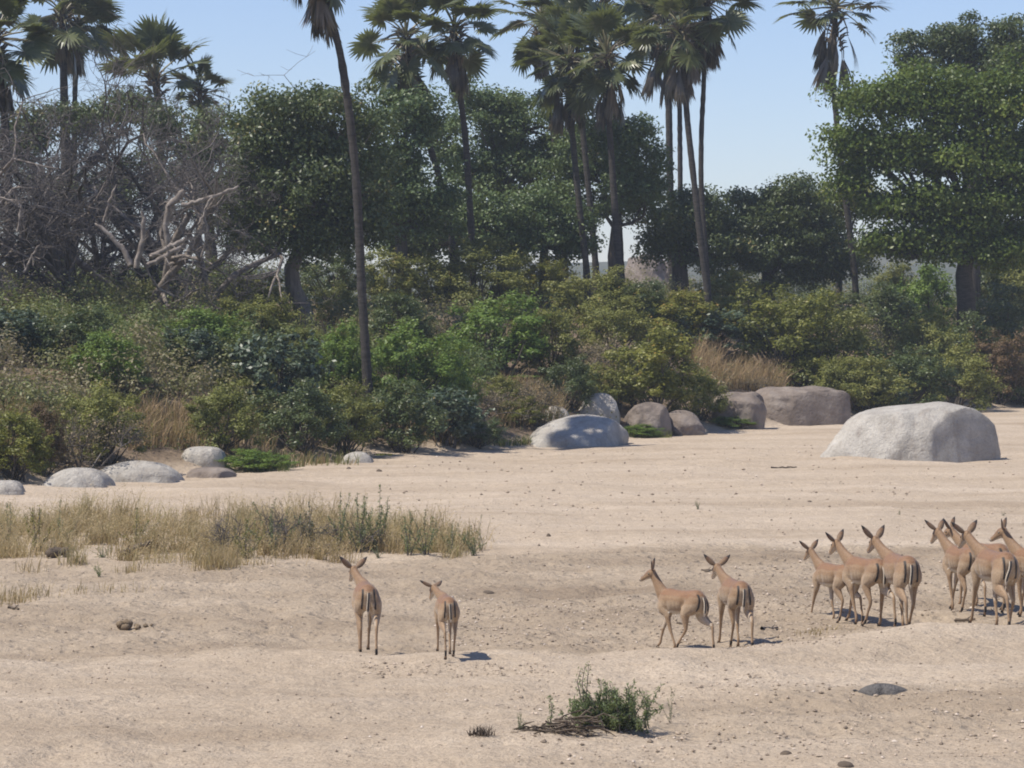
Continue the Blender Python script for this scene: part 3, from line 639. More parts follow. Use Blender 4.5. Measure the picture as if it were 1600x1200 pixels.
def palm(label, pts, D, r, crown_px, seed, live=24, dead=10, vb=None, skirt=0, lo=-60, name='palm_tree', flip=1):
    """pts: trunk centre line in the picture from the crown down"""
    g = np.random.default_rng(seed); k = pxm(D)
    P = np.array([at(a, b_, D) for a, b_ in pts][::-1])
    zb = gz(P[0][0], P[0][1]) - .3
    if P[0][2] > zb: P = np.vstack([[P[0][0]+(P[0][0]-P[1][0])*.1, P[0][1], zb], P])
    base = P[0].copy(); base[2] += .3; o = empty(name, base)
    seg = np.concatenate([[0], np.cumsum(np.linalg.norm(np.diff(P, axis=0), axis=1))]); m = int(seg[-1]/.22)
    tt = np.linspace(0, seg[-1], m); Q = np.stack([np.interp(tt, seg, P[:, c]) for c in range(3)], 1)
    for _ in range(6): Q[1:-1] = (Q[:-2]+2*Q[1:-1]+Q[2:])/4
    rr = .62*r*np.interp(tt/seg[-1], [0, .04, .3, .85, 1], [1.35, 1.1, 1, .85, .95])*(1+.09*(np.arange(m) % 2)) * (1+g.normal(size=m)*.04)
    mb = MB(); tube(mb, Q-base, rr, 10); link('trunk', mb.mesh('trunk'), o, PBARK)
    top = Q[-1]-base; sc = crown_px*k/1.55
    # leaf-base boot at the crown
    mb = MB()
    for q in range(46):
        a = g.uniform(0, 6.28); z = g.uniform(-.9-skirt, .15); d = np.array([math.cos(a), math.sin(a), .9]); s = top+np.array([math.cos(a)*r*.9, math.sin(a)*r*.9, z])
        tube(mb, [s, s+d*.18+g.normal(size=3)*.03, s+d*np.array([1.2, 1.2, .6])*.3], [.05, .035, .012], 4, g.uniform(.2, .8))
    link('leaf_bases', mb.mesh('leaf_bases'), o, FDEAD)
    def put(me, mat, elv, azm, s, roll, off):
        f = link('frond', me, o, mat)
        f.location = Vector(top+off); f.rotation_euler = Matrix.Rotation(azm, 3, 'Z').to_4x4().to_euler()
        M = Matrix.Rotation(azm, 4, 'Z') @ Matrix.Rotation(-elv, 4, 'Y') @ Matrix.Rotation(roll, 4, 'X')
        f.rotation_euler = M.to_euler(); f.scale = (s, s*g.uniform(.85, 1.1), s)
    live = int(live*1.12)
    for q in range(live):
        t = (q+.5)/live; e = math.radians(80 - (80-lo)*t + g.normal()*10); a = q*2.39996+g.normal()*.25
        put(FR[g.integers(0, 4)], FLIVE, e, a, sc*g.uniform(.85, 1.15), g.normal()*.35, np.array([0, 0, .1-.25*t]))
    for q in range(int(dead*.9)):
        e = math.radians(g.uniform(-88, -58)); a = g.uniform(0, 6.28)
        put(FD[g.integers(0, 3)], FDEAD, e, a, sc*g.uniform(.7, 1.05), g.normal()*.5, np.array([math.cos(a)*r*.8, math.sin(a)*r*.8, -.15-g.uniform(0, .5+skirt)]))
    return tag(o, label, 'palm', 'tall fan palms on the bank')
palm('tallest foreground palm, its trunk curving down the middle left bank', [(490, -75), (500, -30), (515, 20), (532, 80), (545, 170), (553, 240), (558, 300), (565, 450), (572, 560), (577, 655)], hit(577, 655)[1], .19, 90, 101, 22, 16, skirt=.3)
palm('palm cut by the left picture edge, fronds hanging over the thicket', [(-8, 60), (0, 110), (8, 190), (14, 300), (16, 420)], 92, .20, 105, 102, 26, 8, lo=-55)
palm('left palm of the pair at the top left', [(98, 22), (98, 70), (100, 130), (102, 300), (104, 420)], 122, .28, 88, 103, 26, 6)
palm('slender right palm of the pair at the top left', [(122, 40), (120, 80), (117, 140), (116, 300), (116, 420)], 124, .19, 74, 104, 20, 5)
palm('short palm with upright fans rising out of the bare thicket', [(243, 122), (246, 150), (250, 220), (252, 420)], 120, .26, 98, 105, 17, 5, lo=5)
palm('small dark palm right of the short upright-fanned palm', [(312, 140), (312, 180), (310, 300), (310, 420)], 121, .17, 52, 106, 16, 4, lo=-30)
palm('leaning palm with ragged hanging leaves, left of the middle pair', [(634, 55), (640, 100), (652, 160), (665, 210), (685, 270), (698, 330), (708, 400)], 110, .20, 92, 107, 24, 15, skirt=.3)
palm('straighter palm of the middle pair with a ball-shaped crown', [(710, 45), (713, 100), (719, 150), (727, 210), (733, 300), (738, 390)], 112, .20, 80, 108, 24, 14, skirt=.3)
palm('palm crown at the back left of the central palm clump', [(845, 25), (848, 70), (856, 140), (872, 280), (884, 420)], 124, .17, 82, 109, 22, 8)
palm('left palm of the three trunks in the central clump', [(888, 95), (890, 160), (895, 220), (901, 280), (908, 350), (917, 420)], 116, .20, 85, 110, 26, 12, skirt=.3)
palm('middle palm of the three trunks in the central clump', [(902, 60), (905, 150), (912, 220), (920, 300), (926, 360), (932, 430)], 120, .20, 85, 111, 24, 10)
palm('right palm of the three trunks in the central clump', [(948, 85), (950, 170), (955, 240), (959, 300), (963, 360), (968, 430)], 114, .21, 85, 112, 26, 12, skirt=.4)
palm('palm with its crown cut by the top edge above the central clump', [(945, -20), (950, 60), (958, 160), (966, 300), (972, 430)], 127, .17, 80, 113, 22, 6)
palm('thick shaggy trunk at the back of the right palm clump', [(1038, 20), (1042, 90), (1045, 170), (1047, 290), (1050, 430)], 136, .26, 85, 114, 24, 14, skirt=1.2)
palm('thin palm at the back of the right palm clump', [(1060, -25), (1061, 60), (1062, 170), (1063, 300), (1065, 430)], 138, .19, 85, 115, 22, 12, skirt=.4)
palm('left palm of the paired front trunks in the right clump', [(1063, 45), (1068, 110), (1074, 190), (1084, 280), (1094, 370), (1107, 465)], 112, .20, 82, 116, 22, 16, skirt=.4)
palm('right slender palm of the paired front trunks in the right clump', [(1103, 0), (1100, 60), (1100, 130), (1096, 200), (1095, 280), (1100, 370), (1108, 465)], 113, .16, 85, 117, 22, 20, skirt=.5)
palm('lone palm with a dark leaf skirt left of the big right-hand tree', [(1306, 8), (1303, 60), (1302, 130), (1310, 220), (1320, 300), (1330, 380), (1337, 445)], 127, .21, 92, 118, 20, 14, skirt=1.0, lo=-20)

# ------------------------------------------------------------------ grasses
def blades(mb, base, h, g, lean=.35, w=.006, attr=None, wind=(.1, 0)):
    n = len(base); a = g.uniform(0, 6.28, n); d = np.stack([np.cos(a), np.sin(a), 0*a], 1); ln = (np.abs(g.normal(size=n))*lean*h)[:, None]
    wv = np.stack([-np.sin(a+1), np.cos(a+1), 0*a], 1)*w*g.uniform(.6, 1.4, n)[:, None]; up = np.array([0, 0, 1.]); H = h[:, None]
    wd = np.array([wind[0], wind[1], 0])*H
    m1 = base+up*H*.5+d*ln*.3+wd*.3; t = base+up*H*np.clip(1-.3*(ln/H)**2, .5, 1)+d*ln+wd
    v = np.stack([base-wv, base+wv, m1+wv*.8, m1-wv*.8, t+wv*.25, t-wv*.25], 1).reshape(-1, 3)
    i = np.arange(n)[:, None]*6
    f = np.concatenate([i+np.array([0, 1, 2, 3]), i+np.array([3, 2, 4, 5])])
    mb.add(v, f, np.repeat(attr if attr is not None else g.uniform(0, 1, n), 6))
    return t
def patch(n, u0, u1, v0, v1, g):
    """ground points inside a region given by its picture corners (taken once to world space)"""
    c = [hit(u0, v1), hit(u1, v1), hit(u1, v0), hit(u0, v0)]
    s, t = g.uniform(0, 1, (2, n)); P = (1-t)[:, None]*((1-s)[:, None]*c[0]+s[:, None]*c[1]) + t[:, None]*((1-s)[:, None]*c[3]+s[:, None]*c[2])
    P[:, 2] = ground_z(P[:, 0], P[:, 1])-.02; return P
g = np.random.default_rng(5); mb = MB()
# island of grass in the riverbed: tussock centres, then blades
cen = []
for (u0, u1, v0, v1, n) in [(-80, 200, 818, 866, 40), (-60, 90, 845, 876, 14), (60, 200, 806, 836, 20), (190, 330, 830, 880, 34), (300, 430, 838, 884, 26), (380, 560, 820, 874, 44), (500, 690, 832, 866, 40), (630, 725, 846, 868, 16), (240, 480, 806, 840, 14)]:
    cen.append(patch(n, u0, u1, v0, v1, g))
cen = np.concatenate(cen); cen[:, :2] += g.normal(size=(len(cen), 2))*np.array([.25, .35]); sz = g.uniform(.06, .34, len(cen)); hh = .16+.55*g.random(len(cen))**1.6*np.clip(.75+1.2*vnoise(cen[:, 0]*.9, cen[:, 1]*.5, 66), .3, 1.3); ton = np.clip(.36+.75*vnoise(cen[:, 0]*.9, cen[:, 1]*.9, 61)+.16*g.normal(size=len(cen)), 0, 1)
per = 105; idx = np.repeat(np.arange(len(cen)), per)
B = cen[idx].copy(); B[:, :2] += g.normal(size=(len(idx), 2))*sz[idx][:, None]*.7; B[:, 2] = ground_z(B[:, 0], B[:, 1])-.01
h = hh[idx]*g.uniform(.35, 1.2, len(idx)); at_ = np.clip(ton[idx]*.6+g.uniform(0, .4, len(idx))-.02, 0, 1)
tips = blades(mb, B, h, g, .55, .005, at_, (.08, 0))
k = g.random(len(tips)) < .3; ts = tips[k]; r5 = np.repeat(ts, 4, 0)+g.normal(size=(len(ts)*4, 3))*np.array([.02, .02, .045])
leaves(mb, r5, rdirs(len(r5), g), .035, .012, np.clip(g.uniform(.3, .65, len(r5)), 0, 1), g)
tag(link('riverbed_grass', mb.mesh('riverbed_grass'), None, GRASSM), 'long island of dry tan grass on the sand at the left', 'grass', kind='stuff')
# small dry tufts around it
mb = MB(); g = np.random.default_rng(6)
for (u, v, n, w, hgt) in [(30, 938, 160, .22, .22), (12, 945, 60, .15, .15), (130, 925, 40, .2, .13), (190, 925, 40, .2, .16), (205, 895, 60, .12, .2), (340, 888, 240, .16, .38), (1288, 985, 60, .18, .08), (1262, 990, 30, .15, .07), (45, 895, 40, .1, .22)]:
    q = hit(u, v); Bq = np.repeat(q[None], n, 0); Bq[:, :2] += g.normal(size=(n, 2))*w; Bq[:, 2] = ground_z(Bq[:, 0], Bq[:, 1])-.01
    blades(mb, Bq, hgt*g.uniform(.4, 1.2, n), g, .5, .005, g.uniform(.1, .6, n))
tag(link('grass_tufts', mb.mesh('grass_tufts'), None, GRASSM), 'scattered thin dry grass tufts on the open sand', 'grass', kind='stuff')
# dry grass on the bank
mb = MB(); g = np.random.default_rng(8)
for (u0, u1, v0, v1, n, hgt, dead) in [(1085, 1225, 588, 612, 3600, .75, 1), (1080, 1125, 560, 600, 900, 1.0, 1), (1090, 1110, 545, 560, 220, 1.3, 1), (780, 880, 610, 668, 2600, .65, .9), (200, 300, 650, 705, 1800, .6, .95), (0, 40, 660, 735, 800, .8, .9), (300, 430, 660, 715, 900, .5, .9),
     (1130, 1330, 585, 600, 900, .5, 1), (900, 960, 590, 640, 900, .6, .9), (380, 450, 715, 738, 900, .28, 0), (980, 1050, 672, 684, 800, .25, 0), (1120, 1180, 655, 668, 700, .25, 0), (620, 720, 660, 700, 700, .5, .8), (1320, 1420, 615, 645, 700, .45, .5), (1540, 1600, 560, 620, 900, .8, .9), (200, 700, 500, 600, 1600, .6, .7), (800, 1300, 480, 560, 1400, .6, .7), (750, 830, 690, 698, 500, .25, .1), (420, 560, 715, 728, 600, .3, .4)]:
    Bq = patch(n, u0, u1, v0, v1, g); cl = .5+vnoise(Bq[:, 0]*1.6, Bq[:, 1]*1.6, 14); Bq = Bq[g.random(n) < cl+.25]; n = len(Bq)
    a_ = np.where(g.random(n) < dead, g.uniform(0, .78, n), g.uniform(.85, 1, n))
    blades(mb, Bq, hgt*g.uniform(.4, 1.2, n), g, .4, .011, a_)
tag(link('bank_grass', mb.mesh('bank_grass'), None, BGRASS), 'dry tan and rusty grass growing on the river bank', 'grass', kind='stuff')

# leafy weeds (individual plants)
def weed_mesh(seed, nst=9, nl=70, h=1.0, L=.055):
    g = np.random.default_rng(seed); ms = MB(); mb = MB()
    for q in range(nst):
        a = g.uniform(0, 6.28); t = abs(g.normal())*.45; d = nrm(np.array([math.cos(a)*t, math.sin(a)*t, 1.])); l = h*g.uniform(.55, 1)
        pts = [np.array([g.normal()*.04, g.normal()*.04, -.03])]
        for s in range(5): d = nrm(d+g.normal(size=3)*.13); pts.append(pts[-1]+d*l/5)
        P = np.array(pts); tube(ms, P, np.linspace(.010, .003, 6), 4)
        tt = g.uniform(.12, 1, nl)*5; c = np.stack([np.interp(tt, np.arange(6), P[:, k]) for k in range(3)], 1)
        out = rdirs(nl, g)*np.array([1, 1, .5]); c = c+out*(.02+.05*(1-tt/6))[:, None]
        leaves(mb, c, nrm(rdirs(nl, g)+np.array([0, 0, .4])), L*g.uniform(.6, 1.3, nl), L*.33, np.clip(g.uniform(.1, 1, nl), 0, 1), g)
    return mb.mesh('weed_leaves'), ms.mesh('weed_stems')
WD = [weed_mesh(s) for s in (1, 2, 3)]; WDT = [weed_mesh(s, 4, 60) for s in (4, 5)]
def weed(label, u, vb, vt, wk=1.0, thin=False, mat='weed', group='green weeds growing on the riverbed'):
    q = hit(u, vb); h = (vb-vt)*pxm(q[1]); k = shcount[0]; shcount[0] += 1
    fm, sm = (WDT if thin else WD)[k % (2 if thin else 3)]
    o = empty('weed', q, R.uniform(0, 6.28)); o.scale = (h*wk, h*wk, h); link('leaves', fm, o, LM[mat]); link('stem', sm, o, TWIG)
    return tag(o, label, 'weed', group)
for a in [('green leafy weed at the right end of the grass island', 738, 868, 818, 1.1), ('thin weed stalk at the far right tip of the grass island', 752, 862, 800, .6, True),
          ('bushy green weed near the right end of the grass island', 705, 866, 810, 1.0), ('tall green weed in the right half of the grass island', 590, 862, 752, .7),
          ('tall thin weed left of the tallest green weed', 528, 862, 752, .6, True), ('dense green weed in the middle of the grass island', 425, 868, 772, .8),
          ('grey-green weed behind the middle of the grass island', 485, 860, 780, .8, False, 'glossy'), ('green weed low in front of the right part of the grass island', 640, 868, 800, .9),
          ('short green weed in front of the dark stump, left', 160, 872, 848, 1.6), ('bright green tuft on the sand below the grass island', 154, 903, 878, 1.1, False, 'green'),
          ('leafy weed just left of the tall green weed in the grass island', 560, 864, 765, .8), ('ragged weed between the tall weed and the right end of the island', 665, 866, 790, .9), ('dull weed in the left third of the grass island', 215, 862, 790, .9, False, 'olive'), ('yellowish weed near the left end of the grass island', 60, 862, 785, 1.0, False, 'yellow'), ('olive weed left of the dense green weed', 385, 872, 800, 1.0, False, 'olive'),
          ('small green sprig alone on the far sand', 1090, 796, 778, .9), ('thin grey weed at the left picture edge', 15, 855, 770, .7, True), ('leafy weed right of the left-edge thin weed', 95, 850, 775, .7, True),
          ('low blue-green weed under the right part of the grass island', 590, 873, 850, 1.2), ('tiny green sprig above the herd on the sand', 1405, 806, 797, 1.0), ('tiny green sprig at the upper right of the sand', 1568, 806, 798, 1.0)]:
    weed(*a)
# dry twiggy bush in the grass island
for lab, u, vb, vt, w in [('dry leafless twiggy bush sticking out of the grass island', 455, 862, 738, 150), ('low dry twiggy bush left of the leafless bush', 355, 868, 775, 130), ('grey dry twigs at the right part of the grass island', 560, 862, 775, 130)]:
    q = hit(u, vb); k = pxm(q[1]); o = empty('dry_bush', q, R.uniform(0, 6)); o.scale = (w*k*.8, w*k*.8, (vb-vt)*k/.95)
    fm, sm = TWG[shcount[0] % 2]; shcount[0] += 1
    link('stem', sm, o, TWIG2); tag(o, lab, 'bush', 'dry bushes in the grass island')

# foreground green bush with its root tangle
q = hit(955, 1138); k = pxm(q[1])
o = empty('weed', q); mbf = MB(); mst = MB(); g = np.random.default_rng(33)
for s in range(105):
    u = g.choice([-30+g.normal()*24, 12+g.normal()*20]); b0 = np.array([u*k, g.normal()*.07, -.02]); l = (g.uniform(38, 82))*k*(1 if u > -30 else .7)
    d = nrm(np.array([g.normal()*.3, g.normal()*.3, 1])); pts = [b0]
    for z in range(5): d = nrm(d+g.normal(size=3)*.16+np.array([-.03, 0, -.02])); pts.append(pts[-1]+d*l/5)
    P = np.array(pts); tube(mst, P, np.linspace(.006, .002, 6), 4); nl = 75; tt = g.uniform(.1, 1, nl)*5
    c = np.stack([np.interp(tt, np.arange(6), P[:, z]) for z in range(3)], 1)+rdirs(nl, g)*.025
    leaves(mbf, c, nrm(rdirs(nl, g)+np.array([0, 0, .4])), .042*g.uniform(.6, 1.3, nl), .012, g.uniform(.1, 1, nl), g)
for s in range(3):
    P = np.array([[-50+s*4, 0, 0], [-55+s*3, 0, 40], [-62+s*8, 0, 72], [-56+s*6, 0, 92+s*4]], float)*k*np.array([1, 1, 1]); P[:, 0] += .05; tube(mst, P, [.006, .005, .004, .002], 4)
    nl = 60; tt = g.uniform(.5, 3, nl); c = np.stack([np.interp(tt, np.arange(4), P[:, z]) for z in range(3)], 1)+rdirs(nl, g)*.03
    leaves(mbf, c, rdirs(nl, g), .035, .010, g.uniform(.3, 1, nl), g)
link('leaves', mbf.mesh('weed_leaves'), o, LM['weed']); link('stem', mst.mesh('weed_stems'), o, TWIG)
tag(o, 'bushy green weed beside a tangle of roots in the foreground', 'weed')
q = hit(880, 1146); k = pxm(q[1]); mb = MB(); g = np.random.default_rng(34)
for s in range(100):
    x0 = g.uniform(-80, 40); env = 24*math.exp(-((x0-10)/48)**2)+5; a = np.array([x0*k, g.normal()*.10, g.uniform(0, env)*k]); d = nrm(np.array([1, g.normal()*.5, g.normal()*.35])); l = g.uniform(.08, .3)
    m1 = a+d*l/2+g.normal(size=3)*.02; e = a+d*l+np.array([0, 0, -.03])+g.normal(size=3)*.02; e[2] = max(e[2], -.01)
    tube(mb, [a, m1, e], [.007, .008, .003], 4)
tag(link('driftwood_tangle', mb.mesh('driftwood_tangle'), None, DARKW, q), 'dark tangle of roots and driftwood left of the foreground weed', 'driftwood')
weed('thin green sprig right of the foreground weed', 1046, 1130, 1062, .55, True)
weed('small green sprig at the left end of the root tangle', 812, 1142, 1112, .9, False)
q = hit(750, 1152); mb = MB(); g = np.random.default_rng(35)
Bq = np.repeat(np.zeros((1, 3)), 160, 0); Bq[:, :2] += g.normal(size=(160, 2))*np.array([.05, .04]); blades(mb, Bq, .09*g.uniform(.5, 1.2, 160), g, .8, .004, g.uniform(0, .5, 160))
tag(link('grass_tuft', mb.mesh('grass_tuft'), None, DARKW, q), 'small dark dead tuft left of the root tangle', 'grass')

# ------------------------------------------------------------------ debris on the sand
def lump(name, label, u, vb, wpx, hpx, mat, seed, n, cat, size=.5, depth=.5):
    g = np.random.default_rng(seed); q = hit(u, vb); k = pxm(q[1]); mb = MB()
    for s in range(n):
        x = g.uniform(-.5, .5)*wpx*k; e = max(.25, 1-(2*x/(wpx*k))**2); r = hpx*k*size*g.uniform(.6, 1.1)*e
        c = np.array([x, g.normal()*wpx*k*.2*depth, g.uniform(.1, .6)*hpx*k*e])
        nth, nl = 8, 6; T = np.linspace(0, 2*math.pi, nth, endpoint=False); Ph = np.linspace(-.5*math.pi, .5*math.pi, nl)
        v = np.stack([np.cos(Ph)[:, None]*np.cos(T), np.cos(Ph)[:, None]*np.sin(T), np.repeat(np.sin(Ph)[:, None], nth, 1)], -1).reshape(-1, 3)
        v = v*(1+g.normal(size=(len(v), 1))*.13)*r*np.array([1.3, 1.0, .85])+c
        i = np.arange(nl-1)[:, None]*nth; j = np.arange(nth)[None, :]; mb.add(v, np.stack([i+j, i+(j+1) % nth, i+nth+(j+1) % nth, i+nth+j], -1).reshape(-1, 4))
    return tag(link(name, mb.mesh(name), None, mat, q), label, cat)
lump('dung_pile', 'brown heap of animal dung on the sand at the left', 197, 983, 52, 15, DUNG, 1, 12, 'dung')
lump('dung_pile', 'smaller lump of dung just right of the brown heap', 231, 980, 14, 12, DUNG, 2, 3, 'dung')
def mound(label, u, vb, wpx, hpx, seed, name, mat, cat):
    q = hit(u, vb); k = pxm(q[1]); a = wpx*k/2
    return rock(name, label, q, [(t, a*(.5+.5*abs(math.cos(math.radians(t))))*(1.05 if t < 90 else .95)) for t in range(0, 360, 30)], hpx*k+.03, 1.7, (0, 0), seed, .14, mat, 0, .03, cat, None, 40, 10)
mound('grey matted mound like a flat stone on the right foreground sand', 1378, 1080, 80, 12, 91, 'debris_mound', GREYM, 'debris')
lump('debris_pile', 'pale sticks lying left of the grey matted mound', 1338, 1082, 32, 5, GREYM, 92, 6, 'debris')
lump('dark_stump', 'dark stump in the grass island at the left', 92, 872, 34, 24, DARKW, 3, 6, 'stump')
log('dark log leaning in the grass island behind the short green weed', [(192, 866, 0), (210, 856, 0), (240, 844, 0)], hit(210, 868)[1], (.09, .05), 11, mat=DARKW)['group'] = 'dark wood in the grass island'
lump('dark_stump', 'dark lump of wood under the right half of the grass island', 490, 868, 26, 18, DARKW, 4, 5, 'stump')
def stick(label, pts, r, seed, mat=None):
    P = np.array([hit(a, b_) for a, b_ in pts]); P[:, 2] += r*.7; mb = MB(); g = np.random.default_rng(seed)
    tt = np.linspace(0, 1, 8); Q = np.stack([np.interp(tt, np.linspace(0, 1, len(P)), P[:, z]) for z in range(3)], 1)+g.normal(size=(8, 3))*.008; tube(mb, Q, np.linspace(r, r*.6, 8), 7)
    tube(mb, [Q[4], Q[4]+np.array([.06, .02, .05])], [r*.5, r*.2], 5)
    return tag(link('driftwood_stick', mb.mesh('driftwood_stick'), None, mat or DARKW), label, 'driftwood', 'sticks lying on the sand')
stick('pale stick on the sand right of the pair of antelopes', [(1190, 985), (1215, 984)], .022, 1, PALE)
stick('dark flat stick below the rightmost antelopes', [(1492, 973), (1524, 972)], .022, 2)
stick('thin stick on the sand between the pair and the middle three antelopes', [(1095, 893), (1112, 893)], .015, 3)
stick('twig on the far sand above the middle antelopes', [(1205, 732), (1245, 731)], .022, 4)
stick('twig lying in the hollow behind the turning antelope', [(1058, 976), (1078, 978)], .014, 5)
stick('dark stick at the left picture edge on the sand', [(12, 952), (30, 956)], .018, 6)
for kx, (u, v, r, lab) in enumerate([(857, 838, .06, 'dark clod on the far sand beyond the grass island'), (762, 928, .07, 'dark clod right of the small antelope'), (1228, 1178, .05, 'dark round stone low in the foreground'), (1320, 1198, .07, 'dark stone at the bottom picture edge'),
     (1105, 895, .05, 'dark stone beside the thin stick'), (545, 733, .09, 'dark stone on the sand near the shaded hollow'), (592, 737, .10, 'dark stone right of the other one near the hollow'), (1265, 785, .06, 'small dark stone in front of the big boulder, left')]):
    q = hit(u, v); rock('stone', lab, q, [(t, r*(1+.2*math.sin(t*3+kx))) for t in range(0, 360, 45)], r*.75, 1.9, (0, 0), 60+kx, .35, DARKW, 0, r*.2, 'stone', 'dark stones on the sand', 16, 7)
# pebbles and clods (uncountable)
g = np.random.default_rng(44); mb = MB()
oc8 = np.array([[1, 0, 0], [0, 1, 0], [-1, 0, 0], [0, -1, 0], [0, 0, 1], [0, 0, -1.]]); f8 = np.array([[0, 1, 4], [1, 2, 4], [2, 3, 4], [3, 0, 4], [1, 0, 5], [2, 1, 5], [3, 2, 5], [0, 3, 5]])
for (u0, u1, v0, v1, n, smin, smax) in [(-50, 1650, 900, 1195, 3600, .005, .018), (680, 1320, 930, 1012, 2600, .006, .022), (1150, 1600, 880, 960, 900, .006, .03), (-50, 1650, 790, 900, 1500, .008, .026), (600, 1650, 690, 800, 700, .012, .04), (800, 1600, 1060, 1195, 1000, .006, .024), (560, 860, 1040, 1060, 250, .006, .02)]:
    P = patch(n, u0, u1, v0, v1, g); r = smin+(smax-smin)*g.random(n)**3
    v = oc8[None]*(1+g.normal(size=(n, 6, 1))*.22)*r[:, None, None]*np.array([1.2, 1.1, .8]); a = g.uniform(0, 6.28, n); ca, sa = np.cos(a)[:, None], np.sin(a)[:, None]
    v = np.stack([v[..., 0]*ca-v[..., 1]*sa, v[..., 0]*sa+v[..., 1]*ca, v[..., 2]], -1)+P[:, None, :]+np.array([0, 0, .02])+np.stack([0*r, 0*r, r*.35], -1)[:, None, :]
    mb.add(v.reshape(-1, 3), (np.arange(n)[:, None, None]*6+f8[None]).reshape(-1, 3), np.repeat(g.uniform(0, 1, n), 6))
tag(link('pebbles', mb.mesh('pebbles', smooth=False), None, PEB), 'small pebbles and clods strewn over the sand', 'pebbles', kind='stuff')

# ------------------------------------------------------------------ impala antelopes
FUR, nt, b, out = newmat('antelope_fur')
vc = nt.nodes.new('ShaderNodeVertexColor'); vc.layer_name = 'fur'
nn = noise(nt, coords(nt), 60, 3, .6)
nt.links.new(mixc(nt, .6, vc.outputs[0], mixc(nt, 1.0, vc.outputs[0], ramp(nt, nn, [(.3, (.55, .55, .55)), (.7, (1.3, 1.3, 1.3))]), 'MULTIPLY')), b.inputs['Base Color'])
b.inputs['Roughness'].default_value = .62; b.inputs['Specular IOR Level'].default_value = .3
b.inputs['Sheen Weight'].default_value = .15
bump(nt, b, noise(nt, coords(nt), 90, 2, .6), .25, .006)
HOOF = plain('hoof', [(.3, (.02, .018, .016)), (.7, (.05, .045, .04))], 20); HOOF.node_tree.nodes['Principled BSDF'].inputs['Roughness'].default_value = .5
EYE, nt, b, out = newmat('eye'); b.inputs['Base Color'].default_value = (.008, .006, .005, 1); b.inputs['Roughness'].default_value = .12
TAN = np.array([.275, .172, .095]); RED = np.array([.225, .118, .058]); PALEF = np.array([.37, .27, .175]); WHITE = np.array([.60, .53, .43]); BLACK = np.array([.018, .014, .012]); BROWN = np.array([.16, .085, .045])
def loft(P, ra, rb, side, n=14):
    """tube with elliptical rings: ra in the plane across 'side', rb along 'side'"""
    P = np.asarray(P, float); t = nrm(np.gradient(P, axis=0)); side = np.broadcast_to(np.asarray(side, float), P.shape)
    bq = nrm(side - t*np.sum(side*t, 1, keepdims=True)); a = np.cross(bq, t)
    th = np.arange(n)*2*math.pi/n
    v = P[:, None]+np.asarray(ra)[:, None, None]*np.cos(th)[None, :, None]*a[:, None]+np.asarray(rb)[:, None, None]*np.sin(th)[None, :, None]*bq[:, None]
    m = len(P); i = np.arange(m-1)[:, None]*n; j = np.arange(n)[None, :]; j2 = (j+1) % n
    f = [tuple(r) for r in np.stack([i+j, i+j2, i+n+j2, i+n+j], -1).reshape(-1, 4)]
    f.append(tuple(range(n))[::-1]); f.append(tuple((m-1)*n+np.arange(n)))
    return v.reshape(-1, 3), f
def resample(P, cols, m):
    P = np.asarray(P, float); t = np.arange(len(P)); tt = np.linspace(0, len(P)-1, m)
    def cr(y):
        y = np.asarray(y, float); k = np.clip(np.floor(tt).astype(int), 0, len(y)-2); f = tt-k
        p0 = y[np.maximum(k-1, 0)]; p1 = y[k]; p2 = y[k+1]; p3 = y[np.minimum(k+2, len(y)-1)]
        return .5*((2*p1)+(-p0+p2)*f+(2*p0-5*p1+4*p2-p3)*f*f+(-p0+3*p1-3*p2+p3)*f**3)
    return np.stack([cr(P[:, k]) for k in range(P.shape[1])], 1), [cr(c) for c in cols]
